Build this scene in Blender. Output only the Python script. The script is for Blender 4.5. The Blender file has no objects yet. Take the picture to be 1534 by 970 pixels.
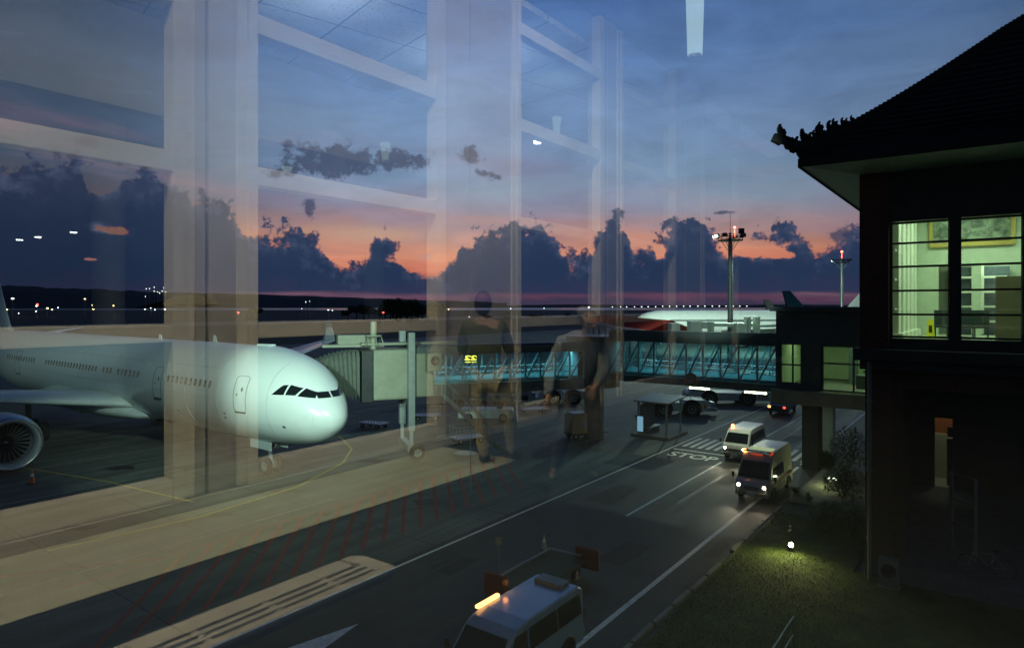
import bpy, bmesh, math, random
from mathutils import Vector, Matrix, Quaternion
random.seed(7)
SC = bpy.context.scene
C = SC.collection
PI = math.pi
F = 975.0; CX = 767.0; HY = 459.0; CH = 10.0
R = Vector((.5973, .8021, 0)); P = Vector((-.8021, .5973, 0))      # along the road / out over the apron
ROAD_A = math.atan2(R.y, R.x)
def W(u, v, z=0.0): return R*u + P*v + Vector((0, 0, z))
def G(px, py, z=0.0):
    Y = F*(CH-z)/(py-HY); return Vector(((px-CX)*Y/F, Y, z))
def AT(px, py, Y): return Vector(((px-CX)*Y/F, Y, CH-(py-HY)*Y/F))
def lin(c):
    o = []
    for x in c:
        x /= 255.0
        o.append(x/12.92 if x <= .04045 else ((x+.055)/1.055)**2.4)
    return tuple(o)
# ------------------------------------------------------------------ materials
def newmat(name):
    m = bpy.data.materials.new(name); m.use_nodes = True
    nt = m.node_tree; nt.nodes.clear()
    return m, nt
def mat(name, col, rough=.6, metal=0.0, var=.12, scale=3.0, bump=.0, bscale=None, spec=.5, coat=0.0):
    m, nt = newmat(name)
    N, L = nt.nodes.new, nt.links.new
    out = N('ShaderNodeOutputMaterial'); b = N('ShaderNodeBsdfPrincipled'); L(b.outputs[0], out.inputs[0])
    b.inputs['Roughness'].default_value = rough; b.inputs['Metallic'].default_value = metal
    b.inputs['Specular IOR Level'].default_value = spec
    b.inputs['Coat Weight'].default_value = coat
    tc = N('ShaderNodeTexCoord'); no = N('ShaderNodeTexNoise')
    no.inputs['Scale'].default_value = scale; no.inputs['Detail'].default_value = 6; no.inputs['Roughness'].default_value = .65
    L(tc.outputs['Object'], no.inputs['Vector'])
    mr = N('ShaderNodeMapRange'); mr.inputs[1].default_value = .3; mr.inputs[2].default_value = .7
    mr.inputs[3].default_value = 1-var; mr.inputs[4].default_value = 1+var
    L(no.outputs[0], mr.inputs[0])
    mx = N('ShaderNodeMix'); mx.data_type = 'RGBA'; mx.blend_type = 'MULTIPLY'; mx.inputs[0].default_value = 1
    mx.inputs[6].default_value = (*col, 1); L(mr.outputs[0], mx.inputs[7]); L(mx.outputs[2], b.inputs['Base Color'])
    if bump:
        n2 = N('ShaderNodeTexNoise'); n2.inputs['Scale'].default_value = bscale or scale*6; n2.inputs['Detail'].default_value = 4
        L(tc.outputs['Object'], n2.inputs['Vector'])
        bp = N('ShaderNodeBump'); bp.inputs['Strength'].default_value = bump; bp.inputs['Distance'].default_value = .05
        L(n2.outputs[0], bp.inputs['Height']); L(bp.outputs[0], b.inputs['Normal'])
    return m
def emat(name, col, s):
    m, nt = newmat(name)
    out = nt.nodes.new('ShaderNodeOutputMaterial'); e = nt.nodes.new('ShaderNodeEmission')
    e.inputs[0].default_value = (*col, 1); e.inputs[1].default_value = s
    nt.links.new(e.outputs[0], out.inputs[0]); m.cycles.emission_sampling = 'NONE'; return m
def glass(name, ior=1.5, tint=(1, 1, 1), rough=.0):
    m, nt = newmat(name); N, L = nt.nodes.new, nt.links.new
    out = N('ShaderNodeOutputMaterial'); mx = N('ShaderNodeMixShader'); t = N('ShaderNodeBsdfTransparent'); g = N('ShaderNodeBsdfGlossy')
    fr = N('ShaderNodeFresnel'); fr.inputs[0].default_value = ior
    t.inputs[0].default_value = (*tint, 1); g.inputs['Roughness'].default_value = rough
    # the same reflectance on both faces of the pane
    geo = N('ShaderNodeNewGeometry'); ir = N('ShaderNodeMapRange'); ir.inputs[3].default_value = ior; ir.inputs[4].default_value = 1/ior
    L(geo.outputs['Backfacing'], ir.inputs[0]); L(ir.outputs[0], fr.inputs[0])
    L(fr.outputs[0], mx.inputs[0]); L(t.outputs[0], mx.inputs[1]); L(g.outputs[0], mx.inputs[2]); L(mx.outputs[0], out.inputs[0])
    return m
M = {}
M['white_paint'] = mat('aircraft_white_paint', (.76, .82, .79), .28, var=.04, scale=.6, coat=.4)
M['grey_paint'] = mat('grey_metal_paint', (.34, .36, .36), .4, var=.1)
M['lip'] = mat('bare_aluminium', (.72, .73, .72), .25, .9, var=.05)
M['dark_metal'] = mat('dark_metal', (.05, .055, .055), .45, .6, var=.2)
M['fan'] = mat('fan_blades', (.09, .09, .095), .35, .8, var=.2, scale=20)
M['black'] = mat('black_plastic', (.012, .012, .013), .4, var=.2)
M['rubber'] = mat('rubber', (.02, .02, .02), .85, var=.3, scale=10)
M['rim'] = mat('wheel_rim', (.28, .3, .29), .4, .3, var=.1)
M['dglass'] = mat('dark_glass', (.01, .014, .016), .06, spec=.8, var=.05)
M['seam'] = mat('seam_line', (.10, .12, .12), .6)
M['bridge_grey'] = mat('bridge_grey_paint', (.10, .125, .12), .55, var=.2, scale=1.5)
M['bridge_light'] = mat('bridge_light_paint', (.27, .29, .21), .5, var=.12, scale=1.2)
M['bellows'] = mat('canvas_bellows', (.2, .23, .19), .85, var=.25, scale=4)
M['pale_frame'] = mat('pale_truss_paint', (.30, .37, .36), .5, var=.15)
M['teal_lamp'] = emat('teal_tube', (.30, .86, .95), 3.5)
M['teal_wall'] = mat('tunnel_lining', (.30, .50, .52), .5, var=.2)
M['steel'] = mat('galvanised_steel', (.36, .40, .38), .42, .5, var=.15)
M['concrete'] = mat('concrete', (.22, .22, .2), .85, var=.2, scale=1.5, bump=.15)
M['darkwall'] = mat('dark_plaster', (.05, .055, .055), .9, var=.2, scale=2, bump=.1)
M['blockwall'] = mat('blue_grey_wall', (.09, .115, .125), .8, var=.15, scale=1)
M['interior'] = mat('interior_green_white_wall', (.52, .58, .42), .7, var=.06)
M['yellow_line'] = mat('yellow_paint', (.42, .34, .06), .7, var=.35, scale=4)
M['white_line'] = mat('white_road_paint', (.78, .79, .72), .7, var=.3, scale=5)
M['faint_line'] = mat('worn_white_paint', (.26, .27, .24), .8, var=.5, scale=3)
M['red_line'] = mat('red_paint_line', (.30, .055, .035), .75, var=.4, scale=3)
M['red'] = mat('red_plastic', (.25, .035, .02), .5, var=.15)
M['orange'] = mat('orange_plastic', (.65, .12, .03), .5, var=.1)
M['van_white'] = mat('van_white_paint', (.62, .64, .62), .3, var=.05, coat=.5)
M['van_blue'] = mat('van_pale_blue_paint', (.30, .44, .55), .3, var=.05, coat=.5)
M['headlamp'] = emat('headlamp_glow', (1, .86, .55), 55)
M['headlamp_soft'] = emat('headlamp_soft', (1, .95, .75), 9)
M['amber'] = emat('amber_glow', (1, .30, .06), 14)
M['redglow'] = emat('red_glow', (1, .10, .05), .55)
M['barlamp'] = emat('pale_bar_glow', (.85, 1, .62), 14)
M['redlamp'] = emat('red_lamp', (1, .05, .03), 40)
M['whitelamp'] = emat('white_lamp', (.85, 1, .9), 6)
M['yellowlamp'] = emat('yellow_lamp', (1, .85, .45), 26)
M['roofshingle'] = mat('dark_roof_tiles', (.035, .028, .025), .85, var=.35, scale=6, bump=.5, bscale=14)
M['brick'] = None
M['frame_white'] = mat('cream_wall_paint', (.80, .73, .58), .55, var=.03, scale=1)
M['greencan'] = mat('pale_green_panel', (.4, .5, .42), .5)

def brickmat():
    m, nt = newmat('red_brick'); N, L = nt.nodes.new, nt.links.new
    out = N('ShaderNodeOutputMaterial'); b = N('ShaderNodeBsdfPrincipled'); L(b.outputs[0], out.inputs[0]); b.inputs['Roughness'].default_value = .9
    tc = N('ShaderNodeTexCoord'); mp = N('ShaderNodeMapping'); mp.inputs['Rotation'].default_value = (PI/2, 0, 0)
    br = N('ShaderNodeTexBrick'); br.inputs['Scale'].default_value = 4
    br.inputs['Color1'].default_value = (.13, .045, .025, 1); br.inputs['Color2'].default_value = (.09, .035, .022, 1); br.inputs['Mortar'].default_value = (.07, .06, .05, 1)
    L(tc.outputs['Object'], mp.inputs[0]); L(mp.outputs[0], br.inputs[0]); L(br.outputs[0], b.inputs['Base Color']); return m
M['brick'] = brickmat()

# ------------------------------------------------------------------ mesh builder
class MB:
    def __init__(s): s.v = []; s.f = []; s.sm = []
    def add(s, vs, fs, smooth=False):
        b = len(s.v); s.v += [Vector(x) for x in vs]; s.f += [tuple(b+i for i in f) for f in fs]; s.sm += [smooth]*len(fs); return s
    def box(s, c, d, rz=0.0, m=None):
        c = Vector(c); h = [x/2 for x in d]; vs = []
        for z in (-1, 1):
            for x, y in ((-1, -1), (1, -1), (1, 1), (-1, 1)):
                p = Vector((x*h[0], y*h[1], z*h[2]))
                if rz: p.rotate(Quaternion((0, 0, 1), rz))
                if m is not None: p = m @ p
                vs.append(p+c)
        return s.add(vs, [(3, 2, 1, 0), (4, 5, 6, 7), (0, 1, 5, 4), (1, 2, 6, 5), (2, 3, 7, 6), (3, 0, 4, 7)])
    def bar(s, a, b, w, h=None, up=(0, 0, 1)):
        a, b = Vector(a), Vector(b); h = h or w; d = (b-a).normalized(); up = Vector(up)
        if abs(d.dot(up)) > .98: up = Vector((0, 1, 0)) if abs(d.y) < .9 else Vector((1, 0, 0))
        x = d.cross(up).normalized(); y = x.cross(d)
        vs = [p + x*(sx*w/2) + y*(sy*h/2) for p in (a, b) for sx, sy in ((-1, -1), (1, -1), (1, 1), (-1, 1))]
        return s.add(vs, [(3, 2, 1, 0), (4, 5, 6, 7), (0, 1, 5, 4), (1, 2, 6, 5), (2, 3, 7, 6), (3, 0, 4, 7)])
    def cyl(s, a, b, r0, r1=None, n=16, cap=True):
        a, b = Vector(a), Vector(b); r1 = r0 if r1 is None else r1
        d = (b-a).normalized(); up = Vector((0, 0, 1)) if abs(d.z) < .9 else Vector((1, 0, 0))
        x = d.cross(up).normalized(); y = d.cross(x)
        vs = []
        for p, r in ((a, r0), (b, r1)):
            for i in range(n):
                t = 2*PI*i/n; vs.append(p + x*(r*math.cos(t)) + y*(r*math.sin(t)))
        s.add(vs, [(i, (i+1) % n, n+(i+1) % n, n+i) for i in range(n)], True)
        if cap: s.add(vs, [tuple(range(n))[::-1], tuple(range(n, 2*n))])
        return s
    def tube(s, pts, r, n=8):
        for a, b in zip(pts[:-1], pts[1:]): s.cyl(a, b, r, n=n)
        return s
    def ring(s, c, axis, prof, n=24):
        """lathe: prof = [(dist along axis, radius)]"""
        c, d = Vector(c), Vector(axis).normalized(); up = Vector((0, 0, 1)) if abs(d.z) < .9 else Vector((1, 0, 0))
        x = d.cross(up).normalized(); y = d.cross(x); vs = []
        for (t, r) in prof:
            for i in range(n):
                a = 2*PI*i/n; vs.append(c + d*t + x*(r*math.cos(a)) + y*(r*math.sin(a)))
        fs = [(k*n+i, k*n+(i+1) % n, (k+1)*n+(i+1) % n, (k+1)*n+i) for k in range(len(prof)-1) for i in range(n)]
        return s.add(vs, fs, True)
    def ball(s, c, r, n=12, sc=(1, 1, 1)):
        c = Vector(c); vs = []; m = n//2
        for j in range(m+1):
            ph = PI*j/m
            for i in range(n):
                t = 2*PI*i/n; vs.append(c+Vector((r*sc[0]*math.sin(ph)*math.cos(t), r*sc[1]*math.sin(ph)*math.sin(t), r*sc[2]*math.cos(ph))))
        return s.add(vs, [(j*n+i, (j+1)*n+i, (j+1)*n+(i+1) % n, j*n+(i+1) % n) for j in range(m) for i in range(n)], True)
    def prism(s, poly, x0, x1):
        """poly in (y,z), extruded over x"""
        n = len(poly); vs = [(x0, y, z) for y, z in poly]+[(x1, y, z) for y, z in poly]
        return s.add(vs, [tuple(range(n))[::-1], tuple(range(n, 2*n))]+[(i, (i+1) % n, n+(i+1) % n, n+i) for i in range(n)])
    def prism_z(s, poly, z0, z1):
        n = len(poly); vs = [(p[0], p[1], z0) for p in poly]+[(p[0], p[1], z1) for p in poly]
        return s.add(vs, [tuple(range(n))[::-1], tuple(range(n, 2*n))]+[(i, (i+1) % n, n+(i+1) % n, n+i) for i in range(n)])
    def quad(s, a, b, c, d): return s.add([a, b, c, d], [(0, 1, 2, 3)])
    def build(s, name, m, parent=None, bevel=0.0, xf=None, solid=0.0):
        me = bpy.data.meshes.new(name)
        vs = [xf(v) for v in s.v] if xf else s.v
        me.from_pydata([tuple(v) for v in vs], [], s.f); me.polygons.foreach_set('use_smooth', s.sm)
        bm = bmesh.new(); bm.from_mesh(me); bmesh.ops.recalc_face_normals(bm, faces=bm.faces); bm.to_mesh(me); bm.free()
        me.materials.append(m); me.update()
        o = bpy.data.objects.new(name, me); C.objects.link(o)
        if parent is not None: o.parent = parent
        if bevel:
            b = o.modifiers.new('bevel', 'BEVEL'); b.width = bevel; b.segments = 2; b.limit_method = 'ANGLE'; b.angle_limit = .7
        if solid:
            b = o.modifiers.new('solid', 'SOLIDIFY'); b.thickness = solid
        return o
def tag(o, label=None, cat=None, group=None, kind=None):
    if label: o['label'] = label
    if cat: o['category'] = cat
    if group: o['group'] = group
    if kind: o['kind'] = kind
    return o
def thing(name, label, cat, loc=(0, 0, 0), rz=0.0, group=None):
    o = bpy.data.objects.new(name, None); C.objects.link(o); o.location = loc; o.rotation_euler = (0, 0, rz); o.empty_display_size = .3
    return tag(o, label, cat, group)
def copy_tree(o, parent=None):
    c = o.copy(); C.objects.link(c); c.parent = parent
    for ch in list(o.children): copy_tree(ch, c)
    return c
def structure(o): o['kind'] = 'structure'; return o
def rz_of(d): return math.atan2(d.y, d.x)-PI/2          # local +Y along d
def lamp(kind, loc, energy, col=(1, 1, 1), size=.3, target=None, spot=None, blend=.5, sizey=None, parent=None, ang=None):
    l = bpy.data.lights.new('lamp', kind); l.energy = energy; l.color = col
    if kind == 'AREA':
        l.size = size
        if sizey: l.shape = 'RECTANGLE'; l.size_y = sizey
    elif kind == 'SPOT': l.spot_size = spot or 1.2; l.spot_blend = blend; l.shadow_soft_size = size
    else: l.shadow_soft_size = size
    o = bpy.data.objects.new('lamp', l); C.objects.link(o); o.location = loc
    if target is not None:
        o.rotation_euler = (Vector(target)-Vector(loc)).to_track_quat('-Z', 'Y').to_euler()
    o['kind'] = 'structure'
    return o
def text_mesh(s, size, ext=.0):
    cu = bpy.data.curves.new('text', 'FONT'); cu.body = s; cu.size = size; cu.extrude = ext; cu.offset = .022*size; cu.align_x = 'CENTER'; cu.align_y = 'CENTER'
    o = bpy.data.objects.new('text', cu); C.objects.link(o); bpy.context.view_layer.update()
    me = bpy.data.meshes.new_from_object(o.evaluated_get(bpy.context.evaluated_depsgraph_get()))
    vs = [v.co.copy() for v in me.vertices]; fs = [tuple(p.vertices) for p in me.polygons]
    bpy.data.objects.remove(o); mb = MB(); mb.add(vs, fs); return mb

# ------------------------------------------------------------------ camera
cd = bpy.data.cameras.new('camera'); co = bpy.data.objects.new('camera', cd); C.objects.link(co)
co.location = (0, 0, CH); co.rotation_euler = (PI/2, 0, 0)
cd.sensor_width = 36; cd.lens = F/1534*36; cd.shift_y = -26/1534; cd.clip_start = .05; cd.clip_end = 60000
SC.camera = co

# ------------------------------------------------------------------ world (dusk sky)
def build_world():
    w = bpy.data.worlds.new('World'); SC.world = w; w.use_nodes = True; nt = w.node_tree; nt.nodes.clear()
    N, L = nt.nodes.new, nt.links.new
    def setin(sock, v):
        if isinstance(v, (int, float)): sock.default_value = v
        else: L(v, sock)
    def m(op, a, b=0.0, c=None):
        n = N('ShaderNodeMath'); n.operation = op; setin(n.inputs[0], a); setin(n.inputs[1], b)
        if c is not None: setin(n.inputs[2], c)
        return n.outputs[0]
    def mr(x, a, b, c=0., d=1., smooth=True):
        n = N('ShaderNodeMapRange'); n.interpolation_type = 'SMOOTHSTEP' if smooth else 'LINEAR'
        setin(n.inputs[0], x)
        for i, k in enumerate((a, b, c, d)): setin(n.inputs[1+i], k)
        return n.outputs[0]
    def mix(f, a, b, mode='MIX'):
        n = N('ShaderNodeMix'); n.data_type = 'RGBA'; n.blend_type = mode; setin(n.inputs[0], f)
        for i, x in ((6, a), (7, b)):
            if isinstance(x, tuple): n.inputs[i].default_value = (*x, 1)
            else: L(x, n.inputs[i])
        return n.outputs[2]
    tc = N('ShaderNodeTexCoord'); sp = N('ShaderNodeSeparateXYZ'); L(tc.outputs['Generated'], sp.inputs[0])
    x, y, z = sp.outputs
    az = m('ARCTAN2', x, y); el = m('ARCSINE', z)
    def vec(a, b, c=0.0):
        n = N('ShaderNodeCombineXYZ'); setin(n.inputs[0], a); setin(n.inputs[1], b); setin(n.inputs[2], c); return n.outputs[0]
    def noise(v, s, det=6, rough=.55, dist=0.0):
        n = N('ShaderNodeTexNoise'); L(v, n.inputs['Vector']); n.inputs['Scale'].default_value = s; n.inputs['Detail'].default_value = det
        n.inputs['Roughness'].default_value = rough; n.inputs['Distortion'].default_value = dist; return n.outputs[0]
    def ramp(x, pts):
        n = N('ShaderNodeValToRGB'); L(x, n.inputs[0]); cr = n.color_ramp
        while len(cr.elements) < len(pts): cr.elements.new(.5)
        for e, (p, c) in zip(cr.elements, pts): e.position = p; e.color = (*lin(c), 1)
        return n.outputs[0]
    A = lambda px: math.atan((px-CX)/F)
    E = lambda px, py: math.atan((HY-py)/math.hypot(F, px-CX))
    va = vec(az, el)
    streak = noise(vec(m('MULTIPLY', az, 1.6), m('MULTIPLY', m('ADD', el, m('MULTIPLY', az, .05)), 11.)), 1.6, 5, .55, .4)
    elw = m('ADD', el, m('MULTIPLY', m('SUBTRACT', streak, .5), .11))
    base = ramp(elw, [(0., (70, 58, 80)), (.012, (112, 70, 90)), (.03, (112, 74, 92)), (.045, (206, 118, 98)), (.074, (224, 150, 122)), (.096, (196, 142, 128)),
                      (.122, (168, 138, 144)), (.15, (142, 140, 162)), (.19, (124, 150, 182)), (.27, (116, 146, 186)), (.36, (96, 130, 180)),
                      (.48, (68, 102, 158)), (1.0, (40, 66, 114))])
    # azimuth falloff of the afterglow
    fa = N('ShaderNodeFloatCurve'); fa.inputs[0].default_value = 1; L(mr(az, -1.2, 1.2, 0, 1, False), fa.inputs[1])
    cv = fa.mapping.curves[0]; pts = [(0, .22), ((A(0)+1.2)/2.4, .27), ((A(250)+1.2)/2.4, .46), ((A(420)+1.2)/2.4, .82), ((A(620)+1.2)/2.4, 1.), ((A(1000)+1.2)/2.4, .97), ((A(1250)+1.2)/2.4, .82), (1, .4)]
    while len(cv.points) < len(pts): cv.points.new(.5, .5)
    for q, (a, b) in zip(cv.points, pts): q.location = (a, b)
    fa.mapping.update()
    fac = fa.outputs[0]
    base = mix(1., base, vec(fac, fac, fac), 'MULTIPLY')
    mot = noise(vec(m('MULTIPLY', az, 3.), m('MULTIPLY', el, 9.)), 2.2, 8, .62, .6)
    mt = mr(mot, .3, .7, .84, 1.17, False); base = mix(1., base, vec(mt, mt, mt), 'MULTIPLY')
    wisp = m('MULTIPLY', mr(noise(vec(m('MULTIPLY', az, 2.2), m('MULTIPLY', m('SUBTRACT', el, m('MULTIPLY', az, .12)), 14.)), 2.4, 9, .68, .9), .56, .78), mr(el, .5, .12))
    base = mix(m('MULTIPLY', wisp, .30), base, lin((158, 160, 182)))
    # pinkish veil streaks above
    veil = m('MULTIPLY', mr(streak, .5, .72), mr(el, .12, .3, .8, 0.))
    base = mix(m('MULTIPLY', veil, .8), base, lin((158, 122, 138)))
    # pale lens cloud
    def gauss(px, py, rx, ry, rot=0.0):
        a0, e0 = A(px), E(px, py); k = 1/math.hypot(F, px-CX)
        dx = m('SUBTRACT', az, a0); dy = m('SUBTRACT', el, e0)
        if rot:
            c, s_ = math.cos(rot), math.sin(rot)
            dx, dy = m('ADD', m('MULTIPLY', dx, c), m('MULTIPLY', dy, s_)), m('SUBTRACT', m('MULTIPLY', dy, c), m('MULTIPLY', dx, s_))
        dx = m('DIVIDE', dx, rx*k); dy = m('DIVIDE', dy, ry*k)
        return m('EXPONENT', m('MULTIPLY', m('ADD', m('MULTIPLY', dx, dx), m('MULTIPLY', dy, dy)), -1.))
    base = mix(m('MULTIPLY', m('ADD', gauss(1130, 290, 190, 38), gauss(780, 285, 90, 16, .12)), .38), base, lin((140, 172, 190)))
    base = mix(m('MULTIPLY', gauss(560, 350, 110, 14), .55), base, lin((206, 172, 148)))
    base = mix(m('MULTIPLY', gauss(780, 255, 100, 30, -.15), .3), base, lin((140, 110, 130)))
    # cumulus bank
    tops = [(-400, 250), (0, 258), (110, 232), (150, 252), (200, 250), (255, 272), (290, 288), (345, 305), (375, 345), (412, 340), (440, 342), (478, 352), (492, 380), (540, 392), (558, 356), (592, 348), (605, 372), (640, 398), (668, 402), (690, 362), (735, 342), (790, 328),
            (828, 336), (848, 372), (884, 378), (900, 338), (922, 322), (938, 334), (946, 372), (978, 348), (1004, 330), (1042, 324), (1066, 340), (1092, 366), (1118, 364), (1150, 345), (1180, 336), (1205, 346), (1236, 366), (1262, 352), (1290, 345), (1534, 330), (1900, 350)]
    lo, hi = -1.0, 1.0
    fc = N('ShaderNodeFloatCurve'); fc.inputs[0].default_value = 1
    wob = noise(vec(az, el, .7), 26, 3, .5)
    azw = m('ADD', az, m('MULTIPLY', m('SUBTRACT', wob, .5), .035))
    L(mr(azw, lo, hi, 0, 1, False), fc.inputs[1]); cv = fc.mapping.curves[0]
    pp = [(0, .2/.4)] + [((A(a)-lo)/(hi-lo), E(a, b)/.4) for a, b in tops] + [(1, .12/.4)]
    while len(cv.points) < len(pp): cv.points.new(.5, .5)
    for q, (a, b) in zip(cv.points, pp): q.location = (a, b); q.handle_type = 'AUTO'
    fc.mapping.update()
    H = m('MULTIPLY', fc.outputs[0], .4)
    vo = N('ShaderNodeTexVoronoi'); vo.feature = 'SMOOTH_F1'; vo.inputs['Scale'].default_value = 34; vo.inputs['Smoothness'].default_value = .3
    vv = N('ShaderNodeVectorMath'); vv.operation = 'ADD'; L(va, vv.inputs[0])
    sc_ = N('ShaderNodeVectorMath'); sc_.operation = 'SCALE'; sc_.inputs[3].default_value = .012
    nz = N('ShaderNodeTexNoise'); nz.inputs['Scale'].default_value = 60; nz.inputs['Detail'].default_value = 4; L(va, nz.inputs['Vector']); L(nz.outputs['Color'], sc_.inputs[0]); L(sc_.outputs[0], vv.inputs[1])
    L(vv.outputs[0], vo.inputs['Vector'])
    fb = noise(va, 30, 10, .7)
    d = m('SUBTRACT', H, el)
    d = m('ADD', d, m('MULTIPLY', m('SUBTRACT', fb, .5), .13))
    d = m('ADD', d, m('MULTIPLY', m('SUBTRACT', noise(va, 85, 7, .68), .5), .05))
    d = m('ADD', d, m('MULTIPLY', m('SUBTRACT', .42, vo.outputs['Distance']), .034))
    for (px, py, rx, ry, k) in ((990, 378, 13, 15, .075), (1168, 382, 24, 8, .06), (1122, 374, 22, 9, .05), (622, 392, 42, 15, .06), (498, 378, 12, 16, .03), (170, 345, 34, 10, .10), (132, 388, 20, 5, .12), (155, 272, 22, 16, .10), (575, 372, 14, 9, -.03), (690, 385, 10, 14, .0)):
        d = m('SUBTRACT', d, m('MULTIPLY', gauss(px, py, rx, ry), k))
    bank = mr(d, -.004, .0065)
    # floor of the bank: the sky shows a thin band over the horizon
    under = m('ADD', el, m('MULTIPLY', m('SUBTRACT', noise(vec(m('MULTIPLY', az, 1.), m('MULTIPLY', el, 4.)), 9, 3), .5), .014))
    band = mr(under, .012, .024)
    bank = m('MULTIPLY', bank, m('MAXIMUM', band, .35))
    # free clouds
    fs = None
    for (px, py, rx, ry, k, rot) in ((500, 240, 84, 27, 1., 0), (430, 254, 44, 14, .8, .2), (590, 240, 56, 17, .95, 0), (560, 228, 50, 12, .5, 0), (704, 232, 20, 19, .85, 0), (735, 262, 36, 8, .7, -.3), (464, 312, 15, 24, .6, 0), (410, 220, 20, 8, .45, 0), (1086, 318, 22, 3.5, .75, 0), (1268, 350, 24, 16, .9, .5), (130, 212, 26, 10, .8, 0), (1262, 346, 14, 8, .5, .3)):
        g = m('MULTIPLY', gauss(px, py, rx, ry, rot), k); fs = g if fs is None else m('MAXIMUM', fs, g)
    free = mr(m('ADD', fs, m('MULTIPLY', m('SUBTRACT', noise(va, 44, 10, .72), .5), 2.4)), .36, .70)
    free = m('MULTIPLY', free, mr(fs, .02, .2))
    inner = noise(va, 20, 7, .6)
    ccol = ramp(m('ADD', mr(el, 0, .16, 0., 1., False), m('MULTIPLY', m('SUBTRACT', inner, .5), .5)), [(0., (52, 54, 84)), (.3, (38, 55, 84)), (.7, (46, 62, 92)), (1., (60, 74, 104))])
    lf = mr(az, A(60), A(430), .62, 1.)
    ccol = mix(1., ccol, vec(lf, lf, lf), 'MULTIPLY')
    puff = m('MULTIPLY', mr(d, .05, .0), mr(noise(vec(m('ADD', az, .008), m('SUBTRACT', el, .008)), 46, 8, .62), .42, .62))
    ccol = mix(m('MULTIPLY', puff, .55), ccol, lin((84, 94, 124)))
    # glowing thin margins of the bank
    rim = m('MULTIPLY', m('MULTIPLY', mr(d, -.006, .002), mr(d, .014, .003)), mr(el, .125, .07))
    skyc = mix(bank, base, ccol)
    skyc = mix(m('MULTIPLY', rim, .26), skyc, lin((214, 130, 104)))
    skyc = mix(m('MULTIPLY', free, .82), skyc, mix(.45, ccol, lin((66, 70, 94))))
    back = mr(y, -.25, .25, .6, 1.)
    skyc = mix(1., skyc, vec(back, back, back), 'MULTIPLY')
    below = mr(el, -.02, 0.)
    skyc = mix(below, lin((14, 18, 22)), skyc)
    bg = N('ShaderNodeBackground'); L(skyc, bg.inputs[0]); bg.inputs[1].default_value = 1.2
    out = N('ShaderNodeOutputWorld'); L(bg.outputs[0], out.inputs[0])
    w.cycles.sampling_method = 'NONE'
build_world()

# ------------------------------------------------------------------ ground
def ground_mat(name, c1, c2, joints, sc=.25, rough=.8, stain=.5):
    m, nt = newmat(name); N, L = nt.nodes.new, nt.links.new
    out = N('ShaderNodeOutputMaterial'); b = N('ShaderNodeBsdfPrincipled'); L(b.outputs[0], out.inputs[0])
    tc = N('ShaderNodeTexCoord'); mp = N('ShaderNodeMapping'); mp.inputs['Rotation'].default_value = (0, 0, -ROAD_A); L(tc.outputs['Object'], mp.inputs[0])
    n1 = N('ShaderNodeTexNoise'); n1.inputs['Scale'].default_value = sc; n1.inputs['Detail'].default_value = 9; n1.inputs['Roughness'].default_value = .7; L(mp.outputs[0], n1.inputs[0])
    cr = N('ShaderNodeValToRGB'); cr.color_ramp.elements[0].position = .35; cr.color_ramp.elements[1].position = .68
    cr.color_ramp.elements[0].color = (*c1, 1); cr.color_ramp.elements[1].color = (*c2, 1); L(n1.outputs[0], cr.inputs[0])
    # oil stains and scuffs stretched along the road
    m2 = N('ShaderNodeMapping'); m2.inputs['Scale'].default_value = (.12, .9, 1); L(mp.outputs[0], m2.inputs[0])
    n2 = N('ShaderNodeTexNoise'); n2.inputs['Scale'].default_value = .9; n2.inputs['Detail'].default_value = 5; L(m2.outputs[0], n2.inputs[0])
    r2 = N('ShaderNodeMapRange'); r2.inputs[1].default_value = .36; r2.inputs[2].default_value = .62; r2.inputs[3].default_value = 1-stain; r2.inputs[4].default_value = 1.12; L(n2.outputs[0], r2.inputs[0])
    mx = N('ShaderNodeMix'); mx.data_type = 'RGBA'; mx.blend_type = 'MULTIPLY'; mx.inputs[0].default_value = 1; L(cr.outputs[0], mx.inputs[6]); L(r2.outputs[0], mx.inputs[7])
    col = mx.outputs[2]
    if joints:
        br = N('ShaderNodeTexBrick'); br.offset = 0; br.inputs['Scale'].default_value = 1; br.inputs['Mortar Size'].default_value = .035
        br.inputs['Brick Width'].default_value = 5.; br.inputs['Row Height'].default_value = 5.
        br.inputs['Color1'].default_value = (1, 1, 1, 1); br.inputs['Color2'].default_value = (.86, .88, .86, 1); br.inputs['Mortar'].default_value = (.42, .42, .42, 1); L(mp.outputs[0], br.inputs[0])
        m3 = N('ShaderNodeMix'); m3.data_type = 'RGBA'; m3.blend_type = 'MULTIPLY'; m3.inputs[0].default_value = 1; L(col, m3.inputs[6]); L(br.outputs[0], m3.inputs[7]); col = m3.outputs[2]
    L(col, b.inputs['Base Color'])
    rr = N('ShaderNodeMapRange'); rr.inputs[3].default_value = rough-.18; rr.inputs[4].default_value = rough+.1; L(n2.outputs[0], rr.inputs[0]); L(rr.outputs[0], b.inputs['Roughness'])
    nb = N('ShaderNodeTexNoise'); nb.inputs['Scale'].default_value = 30; nb.inputs['Detail'].default_value = 3; L(mp.outputs[0], nb.inputs[0])
    bp = N('ShaderNodeBump'); bp.inputs['Strength'].default_value = .35; bp.inputs['Distance'].default_value = .02; L(nb.outputs[0], bp.inputs['Height']); L(bp.outputs[0], b.inputs['Normal'])
    return m
M['apron'] = ground_mat('apron_concrete', (.10, .125, .105), (.17, .20, .165), True)
M['asphalt'] = ground_mat('road_asphalt', (.016, .018, .015), (.052, .054, .046), False, .55, .75, .55)
M['field'] = mat('airfield_turf', (.02, .032, .016), .95, var=.5, scale=.01)
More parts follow.
